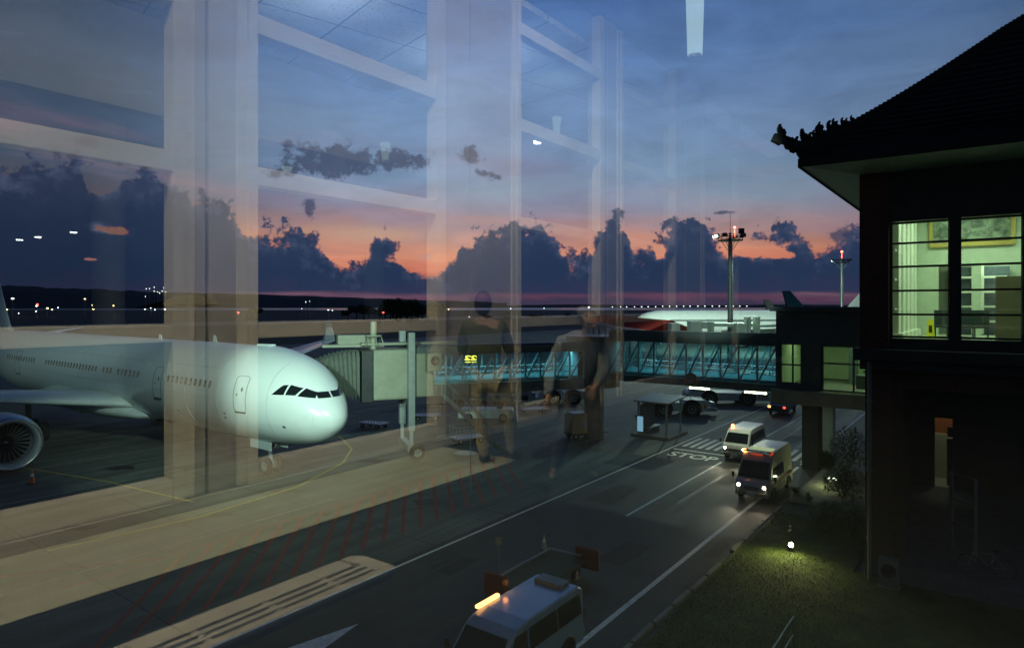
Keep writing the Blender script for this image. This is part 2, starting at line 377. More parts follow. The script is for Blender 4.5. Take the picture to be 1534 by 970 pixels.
M['turf'] = mat('lawn_turf', (.05, .08, .015), .95, var=.5, scale=.9, bump=.6, bscale=12)
M['earth'] = mat('bare_earth', (.05, .045, .03), .95, var=.4, scale=1, bump=.4)
def strip(name, m, u0, u1, v0, v1, z):
    mb = MB(); mb.quad(W(u0, v0, z), W(u1, v0, z), W(u1, v1, z), W(u0, v1, z)); return mb.build(name, m)
g = MB(); S = 14000; g.quad((-S, -S, 0), (S, -S, 0), (S, S, 0), (-S, S, 0)); structure(g.build('ground', M['apron']))
g = MB()
g.quad(W(-3000, 150, .006), W(-3000, 330, .006), W(4000, 330, .006), W(4000, 150, .006))
g.quad(W(-3000, 420, .006), W(-3000, 3000, .006), W(5000, 3000, .006), W(5000, 420, .006))
structure(g.build('airfield_grass', M['field']))
structure(strip('service_road', M['asphalt'], -60, 260, 8.72, 18.9, .004))
M['sea'] = mat('dark_sea', (.03, .05, .07), .22, var=.1)
g = MB(); g.quad((-2200, 1900, .03), (9000, 1900, .03), (12000, 13000, .03), (-6000, 13000, .03)); structure(g.build('sea', M['sea']))
# lawn, verge and kerb beside the road
lawn = MB(); ed = [(-8, 8.35), (10, 8.5), (18, 8.25), (24, 8.5), (33, 8.55)]
poly = [W(u, v) for u, v in ed]+[W(33, 4.3), W(27.2, 4.3), W(27.2, -14), W(-8, -14)]
lawn.prism_z([(p.x, p.y) for p in poly], -.05, .1); structure(lawn.build('lawn', M['turf']))
k = MB()
for i in range(29):
    if random.random() < .1: continue
    u0 = -8+i*1.5; j = random.uniform(-.05, .05); k.bar(W(u0+.03, 8.6+j, .06), W(u0+1.42, 8.6+j+random.uniform(-.03, .03), .06), .16, .16)
structure(k.build('kerb', M['concrete'], bevel=.015))
g = MB(); g.prism_z([(p.x, p.y) for p in (W(35, 8.5), W(70, 8.5), W(70, -2), W(35, -2))], 0, .12); structure(g.build('pavement', M['concrete']))
# painted markings
def mline(mb, u0, v0, u1, v1, w, z=.009):
    a, b = W(u0, v0, z), W(u1, v1, z); d = (b-a).normalized(); n = Vector((-d.y, d.x, 0))*w/2; mb.quad(a-n, b-n, b+n, a+n)
mk = MB()
mline(mk, 8, 18.5, 120, 18.5, .13)
for (a, b) in ((28.2, 41.6), (46.8, 50.4), (52.0, 74), (78, 110)): mline(mk, a, 14.2, b, 14.2, .15)
mline(mk, 3, 9.93, 43.2, 9.93, .19); mline(mk, 44, 9.93, 90, 9.93, .15)
mline(mk, 43.6, 14.4, 43.6, 18.3, .22)
structure(mk.build('road_line', M['white_line']))
cw = MB()
for i in range(15):
    v = 18.0-i*.57
    mline(cw, 44.7, v, 48.3, v, .30)
structure(cw.build('crosswalk_marking', M['white_line']))
t = text_mesh('STOP', 1.9)
def stopxf(v):
    return W(42.0+v.y*.95, 16.3-v.x*.72, .0105)
structure(t.build('stop_marking', M['white_line'], xf=stopxf))
ar = MB(); vv = 16.15
ar.add([W(13.6, vv, .01), W(10.9, vv+.62, .01), W(10.9, vv-.62, .01)], [(0, 1, 2)])
mline(ar, 7.5, vv, 10.9, vv, .28, .01); structure(ar.build('arrow_marking', M['white_line']))
rl = MB()
for i in range(20):
    u = 7.8+i*1.12
    a, b = (u, 21.0), (u+5.4, 26.4)
    mline(rl, a[0], a[1], b[0], b[1], .17)
mline(rl, 9, 26.6, 34, 26.6, .12); mline(rl, 2, 33.5, 12.6, 26.6, .14)
structure(rl.build('red_hatch_marking', M['red_line']))
yl = MB()
mline(yl, -12, 27.7, 21.6, 27.7, .13); mline(yl, -14, 40.2, 20, 40.2, .16); mline(yl, -20, 46.5, 30, 48, .16); mline(yl, -12, 33, 9, 52, .14); mline(yl, 20, 52, 60, 55, .14)
structure(yl.build('apron_line', M['faint_line']))
yy = MB(); pts = [(10, 31.2), (16, 30.4), (22, 31.2), (27, 33.6), (30, 36.4), (32.5, 41)]
for a, b in zip(pts[:-1], pts[1:]): mline(yy, *a, *b, .15, .012)
pts = [(7, 60), (13.5, 52), (16, 41), (17, 33)]
for a, b in zip(pts[:-1], pts[1:]): mline(yy, *a, *b, .13, .012)
structure(yy.build('yellow_guide_line', M['yellow_line']))

M['patch'] = mat('asphalt_repair', (.014, .015, .013), .8, var=.35, scale=3, bump=.3)
pm = MB()
for (u, v, a, b) in ((24, 12.2, 2.6, 1.1), (31, 16.4, 3.5, 1.4), (19, 16.9, 1.8, 1.0), (37.5, 12.4, 2.2, .9), (27, 9.3, 3.0, .55), (52, 12.5, 3.4, 1.3), (16, 11.6, 1.4, 1.6)):
    pts = [W(u+dx*a/2+random.uniform(-.1, .1), v+dy*b/2+random.uniform(-.1, .1), .0065) for dx, dy in ((-1, -1), (0, -1.1), (1, -1), (1, 1), (.1, 1.05), (-1, 1))]
    pm.add(pts, [tuple(range(6))])
structure(pm.build('road_patch', M['patch']))
M['tyre'] = mat('tyre_mark', (.011, .012, .011), .6, var=.5, scale=2)
tm_ = MB()
for v in (11.2, 12.9, 15.4, 17.1):
    u = 6
    while u < 60:
        l = random.uniform(3, 9); dv = random.uniform(-.12, .12)
        if random.random() < .7: mline(tm_, u, v+dv, u+l, v+dv+random.uniform(-.15, .15), random.uniform(.08, .2), .0075)
        u += l+random.uniform(.5, 3)
structure(tm_.build('tyre_marking', M['tyre']))
kr = MB()
for i in range(14):
    u, v = random.uniform(10, 45), random.uniform(9.2, 18.4)
    for k_ in range(random.randint(4, 9)):
        u2, v2 = u+random.uniform(.1, .7), v+random.uniform(-.35, .35); mline(kr, u, v, u2, v2, .025, .0082); u, v = u2, v2
structure(kr.build('road_crack', M['tyre']))
st_ = MB()
for (px, py, r) in ((660, 752, .9), (430, 735, .5), (180, 700, .7), (560, 690, .6), (330, 770, .4), (120, 790, .5), (480, 770, .35), (700, 720, .45)):
    c = G(px, py, .008); n_ = 18; st_.add([c+Vector((r*1.6*(1+random.uniform(-.3, .3))*math.cos(2*PI*i/n_), r*.8*(1+random.uniform(-.3, .3))*math.sin(2*PI*i/n_), 0)) for i in range(n_)], [tuple(range(n_))])
structure(st_.build('oil_stain', M['tyre']))

# ------------------------------------------------------------------ far scenery
def hill(name, pts, Y, depth, m):
    mb = MB(); top = [AT(px, py, Y) for px, py in pts]; n = len(top)
    rows = []
    rows += [Vector((p.x, p.y-depth, 0)) for p in top]
    mid = [Vector((p.x, p.y-depth*.4, p.z*.62)) for p in top]
    bk = [Vector((p.x*1.05, p.y+depth, 0)) for p in top]
    vs = rows+mid+top+bk
    mb.add(vs, [(r*n+i, r*n+i+1, (r+1)*n+i+1, (r+1)*n+i) for r in range(3) for i in range(n-1)], True)
    return structure(mb.build(name, m))
M['hill'] = mat('wooded_hill', (.018, .022, .026), .95, var=.4, scale=.004)
def jag(a, b, f, step=14, j=1.2): 
    out = []; x = a
    while x <= b: out.append((x, f(x)+random.uniform(-j, j))); x += step
    return out
hill('hill', jag(-420, 300, lambda x: 429+6*math.sin((x-40)/160)+max(0, (x-150))*.03), 4200, 700, M['hill'])
hill('hill', jag(200, 760, lambda x: 439+max(0, x-330)*.033, 16, .7), 5200, 600, M['hill'])
hill('headland', jag(640, 1320, lambda x: 456.6+.8*math.sin(x/50), 16, .3), 5600, 300, M['hill'])
M['leaf'] = mat('tree_foliage', (.035, .05, .022), .9, var=.4, scale=2)
M['bark'] = mat('bark', (.06, .045, .03), .9, var=.3)
def crown(mb, c, r, n, leaf, sq=.75):
    c = Vector(c); cl = [(c+Vector((random.gauss(0, .45), random.gauss(0, .45), random.gauss(0, .35)))*1.0*1, 1) for _ in range(1)]
    lobes = [(Vector((random.uniform(-.7, .7), random.uniform(-.7, .7), random.uniform(-.5, .6)))*r, random.uniform(.3, .6)*r) for _ in range(9)]
    for i in range(n):
        lc, lr = random.choice(lobes); d = Vector((random.gauss(0, 1), random.gauss(0, 1), random.gauss(0, 1))).normalized()*lr*random.uniform(.6, 1.05)
        p = c+lc+Vector((d.x, d.y, d.z*sq)); s = leaf*random.uniform(.6, 1.4)
        a = Vector((random.gauss(0, 1), random.gauss(0, 1), random.gauss(0, 1))).normalized(); b = a.orthogonal().normalized()
        mb.add([p-a*s, p+b*s*.5, p+a*s, p-b*s*.5], [(0, 1, 2, 3)])
tree_proto = []
for k in range(3):
    t = thing('tree', 'dark round crowned tree in the far tree line', 'tree', group='far tree line')
    mb = MB(); crown(mb, (0, 0, 6), 4.2, 700, .55); mb.build('crown', M['leaf'], t)
    MB().cyl((0, 0, 0), (0, 0, 6), .35, .15, 8).build('trunk', M['bark'], t)
    tree_proto.append(t)
ti = 0
for i in range(38):
    px = random.choice([random.uniform(545, 665), random.uniform(380, 700), random.uniform(700, 900), random.uniform(560, 660)]) if i > 14 else 545+i*8
    Y = random.uniform(420, 640); t = tree_proto[i] if i < 3 else copy_tree(tree_proto[i % 3])
    s = random.uniform(.7, 1.5) if px < 700 else random.uniform(.35, .6)
    t.location = ((px-CX)*Y/F, Y, 0); t.scale = (s*1.5, s*1.5, s*(1.2 if px < 700 else .8)); t.rotation_euler.z = random.uniform(0, 6)
# airfield lights
M['pole'] = M['steel']
def small_light(name, label, px, py, Y, m, r, group, cat='lamp'):
    p = AT(px, py, Y); t = thing(name, label, cat, (p.x, p.y, 0), 0, group)
    h = max(p.z, .5)
    MB().cyl((0, 0, 0), (0, 0, h-r*.5), .06+.0002*Y, n=6).build('pole', M['steel'], t)
    MB().ball((0, 0, h), r, 8, (1, 1, .55)).build('lamp_head', m, t); return t
for i in range(20):
    px = 918+i*10.6+random.uniform(-1, 1)
    small_light('runway_light', 'white point light in the row along the far runway', px, 458.6+(.8 if i < 7 else 0)-.02*i, 760, M['whitelamp'], .62, 'runway lights along the horizon')
small_light('airfield_lamp', 'white lamp alone above the dark apron left of the red roof', 882, 460, 560, M['whitelamp'], .7, None)
small_light('airfield_lamp', 'bright white ground lamp left of the white airliner nose', 1042, 470.5, 215, M['whitelamp'], .32, None)
M['town_w'] = emat('town_white', (.85, 1, .9), 9); M['town_y'] = emat('town_yellow', (1, .8, .35), 9); M['town_r'] = emat('town_red', (1, .06, .04), 14)
LBL = {'w': ('white lamp', M['town_w']), 'y': ('yellow lamp', M['town_y']), 'r': ('red lamp', M['town_r'])}
G1 = 'lamps of the far side of the airfield'
for px, py, c, r in ((19, 447, 'w', 1.5), (55, 458, 'w', 1.2), (71, 461.5, 'y', 1.2), (78, 463.5, 'y', .9), (54, 466, 'w', .8), (87, 460.5, 'w', .7), (10, 463.5, 'y', 1.), (5, 461, 'y', .8), (127, 447.5, 'y', 1.), (140, 463, 'y', .9), (138, 457, 'y', .5), (170, 457.5, 'y', .9),
                   (217, 463, 'w', .7), (226, 461, 'w', .6), (232, 463.5, 'w', .7), (247, 463, 'w', 1.), (28, 469, 'w', .6), (492, 464, 'w', .9), (498, 464.5, 'w', .6), (458, 452, 'w', .5), (464, 451, 'w', .4), (556, 462.5, 'w', .7), (568, 466, 'y', .5), (581, 463, 'y', .5), (672, 463, 'y', .6), (703, 475, 'y', .6), (765, 462, 'w', .6), (815, 461.5, 'w', .5), (452, 462, 'w', .4), (520, 462, 'w', .4)):
    small_light('airfield_lamp', '%s far out on the dark airfield' % LBL[c][0], px, py, 600, LBL[c][1], r*.75, G1)
for px, py in ((219, 432.5), (224, 432), (231, 436), (236, 437), (239, 439), (243, 436), (248, 437), (245, 431), (231, 430), (218, 444)):
    small_light('hillside_lamp', 'small white lamp on the wooded hill', px, py, 3500, M['town_w'], 2.0, 'cluster of lamps on the hill')
for n_, (px, py, Y, l) in enumerate(((56, 455.5, 600, 'red lamp just above a white one on the dark airfield'), (357, 468, 500, 'red lamp behind the cream pillar over the apron'), (574, 468, 300, 'red lamp beyond the jet bridge by the far trees'), )):
    small_light('warning_lamp', l, px, py, Y, M['town_r'], .9*Y/600, None)

# ------------------------------------------------------------------ airliners
ST = [(0, -.95, .03, .03), (.12, -.95, .46, .44), (.4, -.91, .85, .80), (.8, -.82, 1.22, 1.2), (1.4, -.66, 1.64, 1.68), (2.2, -.44, 2.04, 2.08), (3.2, -.26, 2.38, 2.42), (4.4, -.14, 2.62, 2.62), (6., -.03, 2.78, 2.80), (8., 0, 2.82, 2.82),
      (44, 0, 2.82, 2.82), (49, .28, 2.55, 2.5), (54, .85, 1.95, 1.85), (58.5, 1.45, 1.2, 1.1), (62, 1.9, .45, .4), (62.8, 1.95, .12, .12)]
def st_at(s):
    s = max(0, min(s, 62.8))
    for i in range(len(ST)-1):
        if s <= ST[i+1][0]: break
    def cr(k):
        p1, p2 = ST[i], ST[i+1]; p0 = ST[max(0, i-1)]; p3 = ST[min(len(ST)-1, i+2)]
        h = p2[0]-p1[0]; t = (s-p1[0])/h
        m1 = (p2[k]-p0[k])/max(p2[0]-p0[0], 1e-6)*h; m2 = (p3[k]-p1[k])/max(p3[0]-p1[0], 1e-6)*h
        if i == 0: m1 = (p2[k]-p1[k])*1.9
        # no overshoot on the constant barrel
        if 8. <= s <= 44: return p1[k]
        return (2*t**3-3*t*t+1)*p1[k]+(t**3-2*t*t+t)*m1+(-2*t**3+3*t*t)*p2[k]+(t**3-t*t)*m2
    return cr(1), cr(2), cr(3)
def surf(s, zz, side=1, off=.0):
    zc, rx, rzr = st_at(s); q = max(-1, min(1, (zz-zc)/max(rzr, 1e-4))); x = rx*math.sqrt(1-q*q)
    n = Vector((x/max(rx, .01)**2, 0, (zz-zc)/max(rzr, .01)**2)); n = n.normalized() if n.length > 0 else Vector((1, 0, 0))
    return Vector((side*(x+off*n.x), -s, zz+off*n.z))
def patch(mb, corners, off, side=1, n=5, rnd=0):
    """corners: (s,z) x4, bilinear patch hugging the skin"""
    a, b, c, d = corners; vs = []
    for j in range(n+1):
        for i in range(n+1):
            u, v = i/n, j/n
            s = (a[0]*(1-u)+b[0]*u)*(1-v)+(d[0]*(1-u)+c[0]*u)*v; z = (a[1]*(1-u)+b[1]*u)*(1-v)+(d[1]*(1-u)+c[1]*u)*v
            vs.append(surf(s, z, side, off))
    mb.add(vs, [(j*(n+1)+i, j*(n+1)+i+1, (j+1)*(n+1)+i+1, (j+1)*(n+1)+i) for j in range(n) for i in range(n)], True)
def oval(mb, s, z, rs, rz, off, side=1, n=12):
    vs = [surf(s, z, side, off)]+[surf(s+rs*math.copysign(abs(math.cos(t))**.7, math.cos(t)), z+rz*math.copysign(abs(math.sin(t))**.8, math.sin(t)), side, off) for t in [2*PI*i/n for i in range(n)]]
    mb.add(vs, [(0, 1+i, 1+(i+1) % n) for i in range(n)], True)
def skinline(mb, pts, w, off, side=1):
    P3 = []
    for (a, b) in zip(pts[:-1], pts[1:]):
        k = max(1, int(math.hypot(a[0]-b[0], a[1]-b[1])/.3))
        for i in range(k): P3.append((a[0]+(b[0]-a[0])*i/k, a[1]+(b[1]-a[1])*i/k))
    P3.append(pts[-1])
    for a, b in zip(P3[:-1], P3[1:]):
        mb.bar(surf(a[0], a[1], side, off), surf(b[0], b[1], side, off), w, w)
def fuselage(nseg=48, zc0=0.0, stations=None):
    mb = MB(); ss = stations or ([0, .03, .08, .16, .28, .45, .65, .9, 1.2, 1.6, 2, 2.5, 3, 3.6, 4.3, 5.2, 6.2, 7.2, 8]+list(range(12, 45, 4))+[46, 48, 50, 52, 54, 56, 58, 60, 61.5, 62.4, 62.8])
    vs = []
    for s in ss:
        zc, rx, rzr = st_at(s)
        for i in range(nseg): t = 2*PI*i/nseg; vs.append((rx*math.cos(t), -s, zc+rzr*math.sin(t)))
    n = nseg; mb.add(vs, [(k*n+i, k*n+(i+1) % n, (k+1)*n+(i+1) % n, (k+1)*n+i) for k in range(len(ss)-1) for i in range(n)]+[tuple(range(n)), tuple(range((len(ss)-1)*n, len(ss)*n))], True)
    return mb
def foil(mb, secs, vertical=False):
    """secs: (x lateral, y leading edge, chord, z, thickness)"""
    prof = [(0, 0), (.02, .35), (.08, .7), (.25, 1), (.5, .85), (.8, .35), (1, .02), (.8, -.15), (.5, -.35), (.25, -.55), (.08, -.45), (.02, -.25)]
    n = len(prof); vs = []
    for (x, y, c, z, th) in secs:
        for (a, b) in prof:
            vs.append((x+b*th/2, y-a*c, z) if vertical else (x, y-a*c, z+b*th/2))
    mb.add(vs, [(k*n+i, k*n+(i+1) % n, (k+1)*n+(i+1) % n, (k+1)*n+i) for k in range(len(secs)-1) for i in range(n)]+[tuple(range(n)), tuple(range((len(secs)-1)*n, len(secs)*n))], True)
def wheel(parent, c, r, w, ax=(1, 0, 0), rim=None, name='wheel'):
    c = Vector(c); ax = Vector(ax); a = c-ax*w/2
    tb = MB(); tb.ring(a, ax, [(0, r*.55), (0, r*.9), (w*.12, r), (w*.88, r), (w, r*.9), (w, r*.55)], 24)
    o = tb.build(name, M['rubber'], parent)
    rb = MB(); rb.ring(a, ax, [(w*.0, r*.56), (w*.12, r*.5), (w*.2, r*.2), (w*.05, r*.12), (w*.05, .001)], 18); rb.ring(a, ax, [(w, r*.56), (w*.88, r*.5), (w*.8, r*.2), (w*.95, r*.12), (w*.95, .001)], 18)
    rb.build('rim', rim or M['rim'], o); return o
ZC = 4.85
def big_airliner():
    gear = G(400, 706); tip = Vector((-9.35, 35.3, 0))
    t = thing('airliner', 'large white wide body airliner parked with its nose beside the jet bridge', 'airliner', tip, rz_of(-P))
    def B(mb, name, m, parent=t, **k):
        mb.v = [v+Vector((0, 0, ZC)) for v in mb.v]; return mb.build(name, m, parent, **k)
    f = B(fuselage(), 'fuselage', M['white_paint'])
    # flight deck windows
    for side in (1, -1):
        for cs in (((2.95, .38), (2.28, .38), (2.25, .90), (2.5, .88)), ((2.2, .38), (1.72, .36), (1.56, .72), (2.16, .90)), ((1.62, .32), (.92, .20), (1.04, .50), (1.48, .72))):
            mb = MB(); patch(mb, cs, .012, side, 5); B(mb, 'cockpit_window', M['dglass'])
    # two forward panes
    for side in (1, -1):
        mb = MB(); z0, z1 = .18, .50
        vs = []
        for j in range(4):
            z = z0+(z1-z0)*j/3
            for i in range(5):
                q = .05+.78*i/4
                # walk across the nose at constant height
                s0 = .72+.42*j/3
                best = None; x_t = q*.92
                s = .2
                while s < 3:
                    zc, rx, rr = st_at(s); qq = (z-zc)/rr
                    if abs(qq) < 1 and rx*math.sqrt(1-qq*qq) >= x_t: break
                    s += .01
                vs.append(Vector((side*x_t, -s+.012, z+.012)))
        mb.add(vs, [(j*5+i, j*5+i+1, (j+1)*5+i+1, (j+1)*5+i) for j in range(3) for i in range(4)], True)
        B(mb, 'windscreen', M['dglass'])
    wins = [8.3+.56*i for i in range(10)]+[17.5+.6*i for i in range(6)]+[21.7+.6*i for i in range(3)]+[24.2+.57*i for i in range(18)]+[36.6+.6*i for i in range(12)]
    proto = None
    M['cabin'] = mat('cabin_window', (.05, .055, .05), .2, var=.4, scale=8)
    M['cabin_lit'] = emat('cabin_window_lit', (.55, .62, .42), .16)
    for i, s in enumerate(wins):
        mb = MB(); oval(mb, s, .62, .13, .21, .012); w_ = B(mb, 'cabin_window', M['cabin'])
        mb = MB(); oval(mb, s, .60, .075, .13, .022); B(mb, 'pane', M['cabin_lit'], w_)
    for s0, z0, z1, w in ((4.75, -.72, 1.25, 1.05), (14.2, -.72, 1.25, 1.05), (40, -.72, 1.25, 1.05)):
        mb = MB(); s1 = s0+w; c = .14
        skinline(mb, [(s0+c, z0), (s0, z0+c), (s0, z1-c), (s0+c, z1), (s1-c, z1), (s1, z1-c), (s1, z0+c), (s1-c, z0), (s0+c, z0)], .022, .006)
        d = B(mb, 'cabin_door', M['seam'])
        mb = MB(); skinline(mb, [(s0+.08, z0-.02), (s1-.08, z0-.02)], .07, .02); B(mb, 'door_sill', M['dark_metal'], d)
        mb = MB(); oval(mb, s0+w*.72, z0+.95, .06, .06, .012); oval(mb, s0+w*.35, z0+1.25, .07, .12, .012); B(mb, 'door_handle', M['dark_metal'], d)
    mb = MB()
    for s, z in ((6.9, -.95), (7.0, -1.22), (12.6, -1.35), (2.3, -1.35)): oval(mb, s, z, .10, .07, .012)
    B(mb, 'service_panel', M['seam'])
    mb = MB(); skinline(mb, [(3.2, -1.9), (3.2, 2.0)], .014, .002); skinline(mb, [(7.9, -.15), (44, -.15)], .012, .002); skinline(mb, [(7.9, 1.55), (44, 1.55)], .012, .002); skinline(mb, [(11.2, -2.2), (11.2, 2.3)], .012, .002); skinline(mb, [(21.2, -1.2), (21.2, 2.3)], .012, .002); skinline(mb, [(27.2, -1.2), (27.2, 2.3)], .012, .002); skinline(mb, [(7.6, -2.2), (7.6, 2.3)], .010, .002); skinline(mb, [(16.5, -2.2), (16.5, 2.3)], .010, .002); skinline(mb, [(.75, -1.5), (.75, -.1)], .010, .002); B(mb, 'skin_seam', M['grey_paint'])
    # wing box fairing
    fr = MB(); vs = []
    secs = [(17, .05, .05, -2.4), (19, 2.2, .5, -2.35), (22, 3.25, .95, -2.15), (27, 3.5, 1.15, -2.1), (33, 3.4, 1.1, -2.1), (37, 2.4, .7, -2.2), (40, .1, .1, -2.4)]
    n = 20
    for (s, rx, rr, zc) in secs:
        for i in range(n): a = 2*PI*i/n; vs.append((rx*math.cos(a), -s, zc+rr*math.sin(a)))
    fr.add(vs, [(k*n+i, k*n+(i+1) % n, (k+1)*n+(i+1) % n, (k+1)*n+i) for k in range(len(secs)-1) for i in range(n)], True); B(fr, 'wing_fairing', M['white_paint'])
    for sd in (1, -1):
        wg = MB(); foil(wg, [(sd*1.8, -19.2, 12.5, -1.7, 1.5), (sd*3.2, -20.4, 11.6, -1.55, 1.35), (sd*9.5, -24.6, 7.6, -.95, .85), (sd*20, -31.5, 4.8, .0, .5), (sd*29.2, -37.6, 2.6, .9, .22)])
        w_ = B(wg, 'wing', M['white_paint'])
        wl = MB(); foil(wl, [(sd*29.2, -37.6, 2.6, .9, .22), (sd*29.8, -38.6, 1.9, 1.9, .1), (sd*30.1, -39.6, 1.1, 3., .06)]); B(wl, 'winglet', M['white_paint'], w_)
        # engine
        ec = Vector((sd*9.4, -18.3, -3.05)); en = MB()
        en.ring(ec, (0, -1, 0), [(.55, 1.22), (.25, 1.26), (.06, 1.36), (0, 1.45), (.08, 1.55), (.4, 1.64), (1.2, 1.72), (2.6, 1.70), (3.8, 1.52), (4.6, 1.3), (4.65, 1.12), (4.2, 1.1)], 40)
        e = B(en, 'engine', M['white_paint'])
        ip = MB(); ip.ring(ec, (0, -1, 0), [(.30, 1.262), (.06, 1.372), (-.012, 1.45), (.06, 1.562), (.22, 1.612)], 40); B(ip, 'intake_lip', M['lip'], e)
        inn = MB(); inn.ring(ec, (0, -1, 0), [(.26, 1.255), (1.3, 1.24), (1.5, .3)], 32); B(inn, 'intake_duct', M['grey_paint'], e)
        fan = MB()
        for i in range(26):
            a = 2*PI*i/26; b = a+.16
            fan.add([ec+Vector((.38*math.cos(a), -1.2, .38*math.sin(a))), ec+Vector((1.22*math.cos(a), -1.15, 1.22*math.sin(a))), ec+Vector((1.22*math.cos(b), -1.3, 1.22*math.sin(b))), ec+Vector((.38*math.cos(b), -1.3, .38*math.sin(b)))], [(0, 1, 2, 3)])
        B(fan, 'fan', M['fan'], e)
        sp_ = MB(); sp_.ring(ec, (0, -1, 0), [(.62, .01), (.72, .12), (.95, .27), (1.22, .4)], 20); B(sp_, 'spinner', M['dark_metal'], e)
        sw = MB(); sw.tube([ec+Vector((.05, -.70, .05)), ec+Vector((.17, -.80, .10)), ec+Vector((.16, -.88, -.1)), ec+Vector((.02, -.95, -.24))], .028, 6); B(sw, 'spiral_mark', M['white_paint'], e)
        co_ = MB(); co_.ring(ec, (0, -1, 0), [(4.2, .95), (5.2, .8), (6.2, .45), (6.2, .01)], 24); B(co_, 'exhaust_cone', M['dark_metal'], e)
        py = MB(); py.prism([(-20.4, -1.55), (-24, -1.2), (-26.5, -1.3), (-25.0, -2.0), (-23.2, -2.6), (-20.6, -1.8)], sd*9.4-.2, sd*9.4+.2); B(py, 'pylon', M['white_paint'], e, bevel=.05)
        # main gear
        mg = MB(); mg.cyl((sd*5.3, -29.5, -2), (sd*5.3, -29.5, -4.2), .2, .16, 12); g_ = B(mg, 'main_gear', M['grey_paint'])
        for dy in (-1, 1):
            for dx in (-.65, .65): wheel(g_, (sd*5.3+dx, -29.5+dy, .7), .7, .5)
        hs = MB(); foil(hs, [(sd*.6, -53.8, 5.2, 1.7, .5), (sd*9.6, -60.2, 2.1, 2.6, .15)]); B(hs, 'tailplane', M['white_paint'])
    fin = MB(); foil(fin, [(0, -50.6, 9, 2.2, .7), (0, -52.4, 7.8, 3.4, .6), (0, -59.0, 3.4, 12.2, .25)], True); B(fin, 'tail_fin', M['white_paint'])
    # nose gear
    ng = MB(); ng.cyl((0, -6.6, -2.6), (0, -6.35, -4.35), .13, .1, 12); ng.cyl((0, -5.4, -2.6), (0, -6.35, -3.6), .06, .06, 8); ng.cyl((0, -6.35, -4.35), (0, -6.35, -4.2), .16, .16, 10); ng.box((0, -6.1, -3.2), (.5, .12, .2))
    g_ = B(ng, 'nose_gear', M['grey_paint'])
    for dx in (-.36, .36): wheel(g_, (dx, -6.35, .52), .52, .3)
    ld = MB(); ld.box((-.55, -6.6, -2.95), (.04, 2.2, .75)); ld.box((.55, -6.6, -2.95), (.04, 2.2, .75)); B(ld, 'gear_door', M['white_paint'], g_, bevel=.03)
    lt = MB(); lt.cyl((-.18, -6.05, -3.25), (-.18, -5.97, -3.25), .09, n=12); lt.cyl((.18, -6.05, -3.25), (.18, -5.97, -3.25), .09, n=12); B(lt, 'taxi_light', M['lip'], g_)
    an = MB()
    for s, h in ((12.5, .45), (20, .3)): an.prism([(-s, 2.78), (-s-.5, 2.78), (-s-.45, 2.82+h), (-s-.2, 2.82+h)], -.03, .03)
    an.box((0, -6.9, 2.84), (.5, 1.2, .09)); B(an, 'antenna', M['white_paint'])
    bc = MB(); bc.ball((0, -15.5, 2.9), .12, 10); B(bc, 'beacon', M['dark_metal'])
    return t
big_airliner()
def far_airliner(name_label, loc, heading, cbody, cfin, cbelly=None, sc=1.0, tips=None):
    t = thing('airliner', name_label, 'airliner', loc, rz_of(heading)); t.scale = (sc,)*3
    def B(mb, name, m, parent=t, **k):
        mb.v = [v+Vector((0, 0, ZC)) for v in mb.v]; return mb.build(name, m, parent, **k)
    f = B(fuselage(24), 'fuselage', cbody)
    if cbelly:
        mb = MB(); 
        for s0 in range(1, 60, 3):
            pass
        mb2 = MB()
        for sd in (1, -1): patch(mb2, ((4, -2.3), (50, -1.9), (50, -.9), (4, -1.2)), .02, sd, 8)
        B(mb2, 'belly_stripe', cbelly)
    for sd in (1, -1):
        wg = MB(); foil(wg, [(sd*1.8, -19.2, 12.5, -1.7, 1.5), (sd*9.5, -24.6, 7.6, -.95, .85), (sd*29.2, -37.6, 2.6, .9, .22)]); B(wg, 'wing', M['white_paint'])
        ec = Vector((sd*9.4, -18.3, -3.05)); en = MB(); en.ring(ec, (0, -1, 0), [(1.2, .05), (1.2, 1.24), (.06, 1.36), (0, 1.45), (.4, 1.64), (2.6, 1.70), (4.6, 1.2), (4.6, .3)], 20); B(en, 'engine', M['white_paint'])
        hs = MB(); foil(hs, [(sd*.6, -53.8, 5.2, 1.7, .5), (sd*9.6, -60.2, 2.1, 2.6, .15)]); B(hs, 'tailplane', M['white_paint'])
        mg = MB(); mg.cyl((sd*5.3, -29.5, -2), (sd*5.3, -29.5, -4.7), .35, .35, 10); B(mg, 'main_gear', M['rubber'])
        mw = MB(); patch(mw, ((8, .45), (42, .45), (42, .8), (8, .8)), .015, sd, 10); B(mw, 'window_row', M['seam'])
        cw_ = MB(); patch(cw_, ((3.2, .3), (1.2, .2), (1.4, .6), (3., .8)), .015, sd, 4); B(cw_, 'cockpit_window', M['dglass'])
    mg = MB(); mg.cyl((0, -6.4, -2.5), (0, -6.4, -4.7), .25, .25, 10); B(mg, 'nose_gear', M['rubber'])
    fin = MB(); foil(fin, [(0, -47.5, 11, 2.4, .7), (0, -49.6, 9.2, 3.4, .6), (0, -57.6, 3.6, 12.2, .25)], True); ff = B(fin, 'tail_fin', cfin)
    return t, ff
M['navy'] = mat('navy_paint', (.015, .06, .10), .35, coat=.4); M['cream_fin'] = mat('cream_paint', (.72, .68, .48), .4); M['redplane'] = mat('red_aircraft_paint', (.34, .03, .02), .4, coat=.3)
E = Vector((1, 0, 0))
def along(dx, dy): return Vector((dx, dy, 0)).normalized()
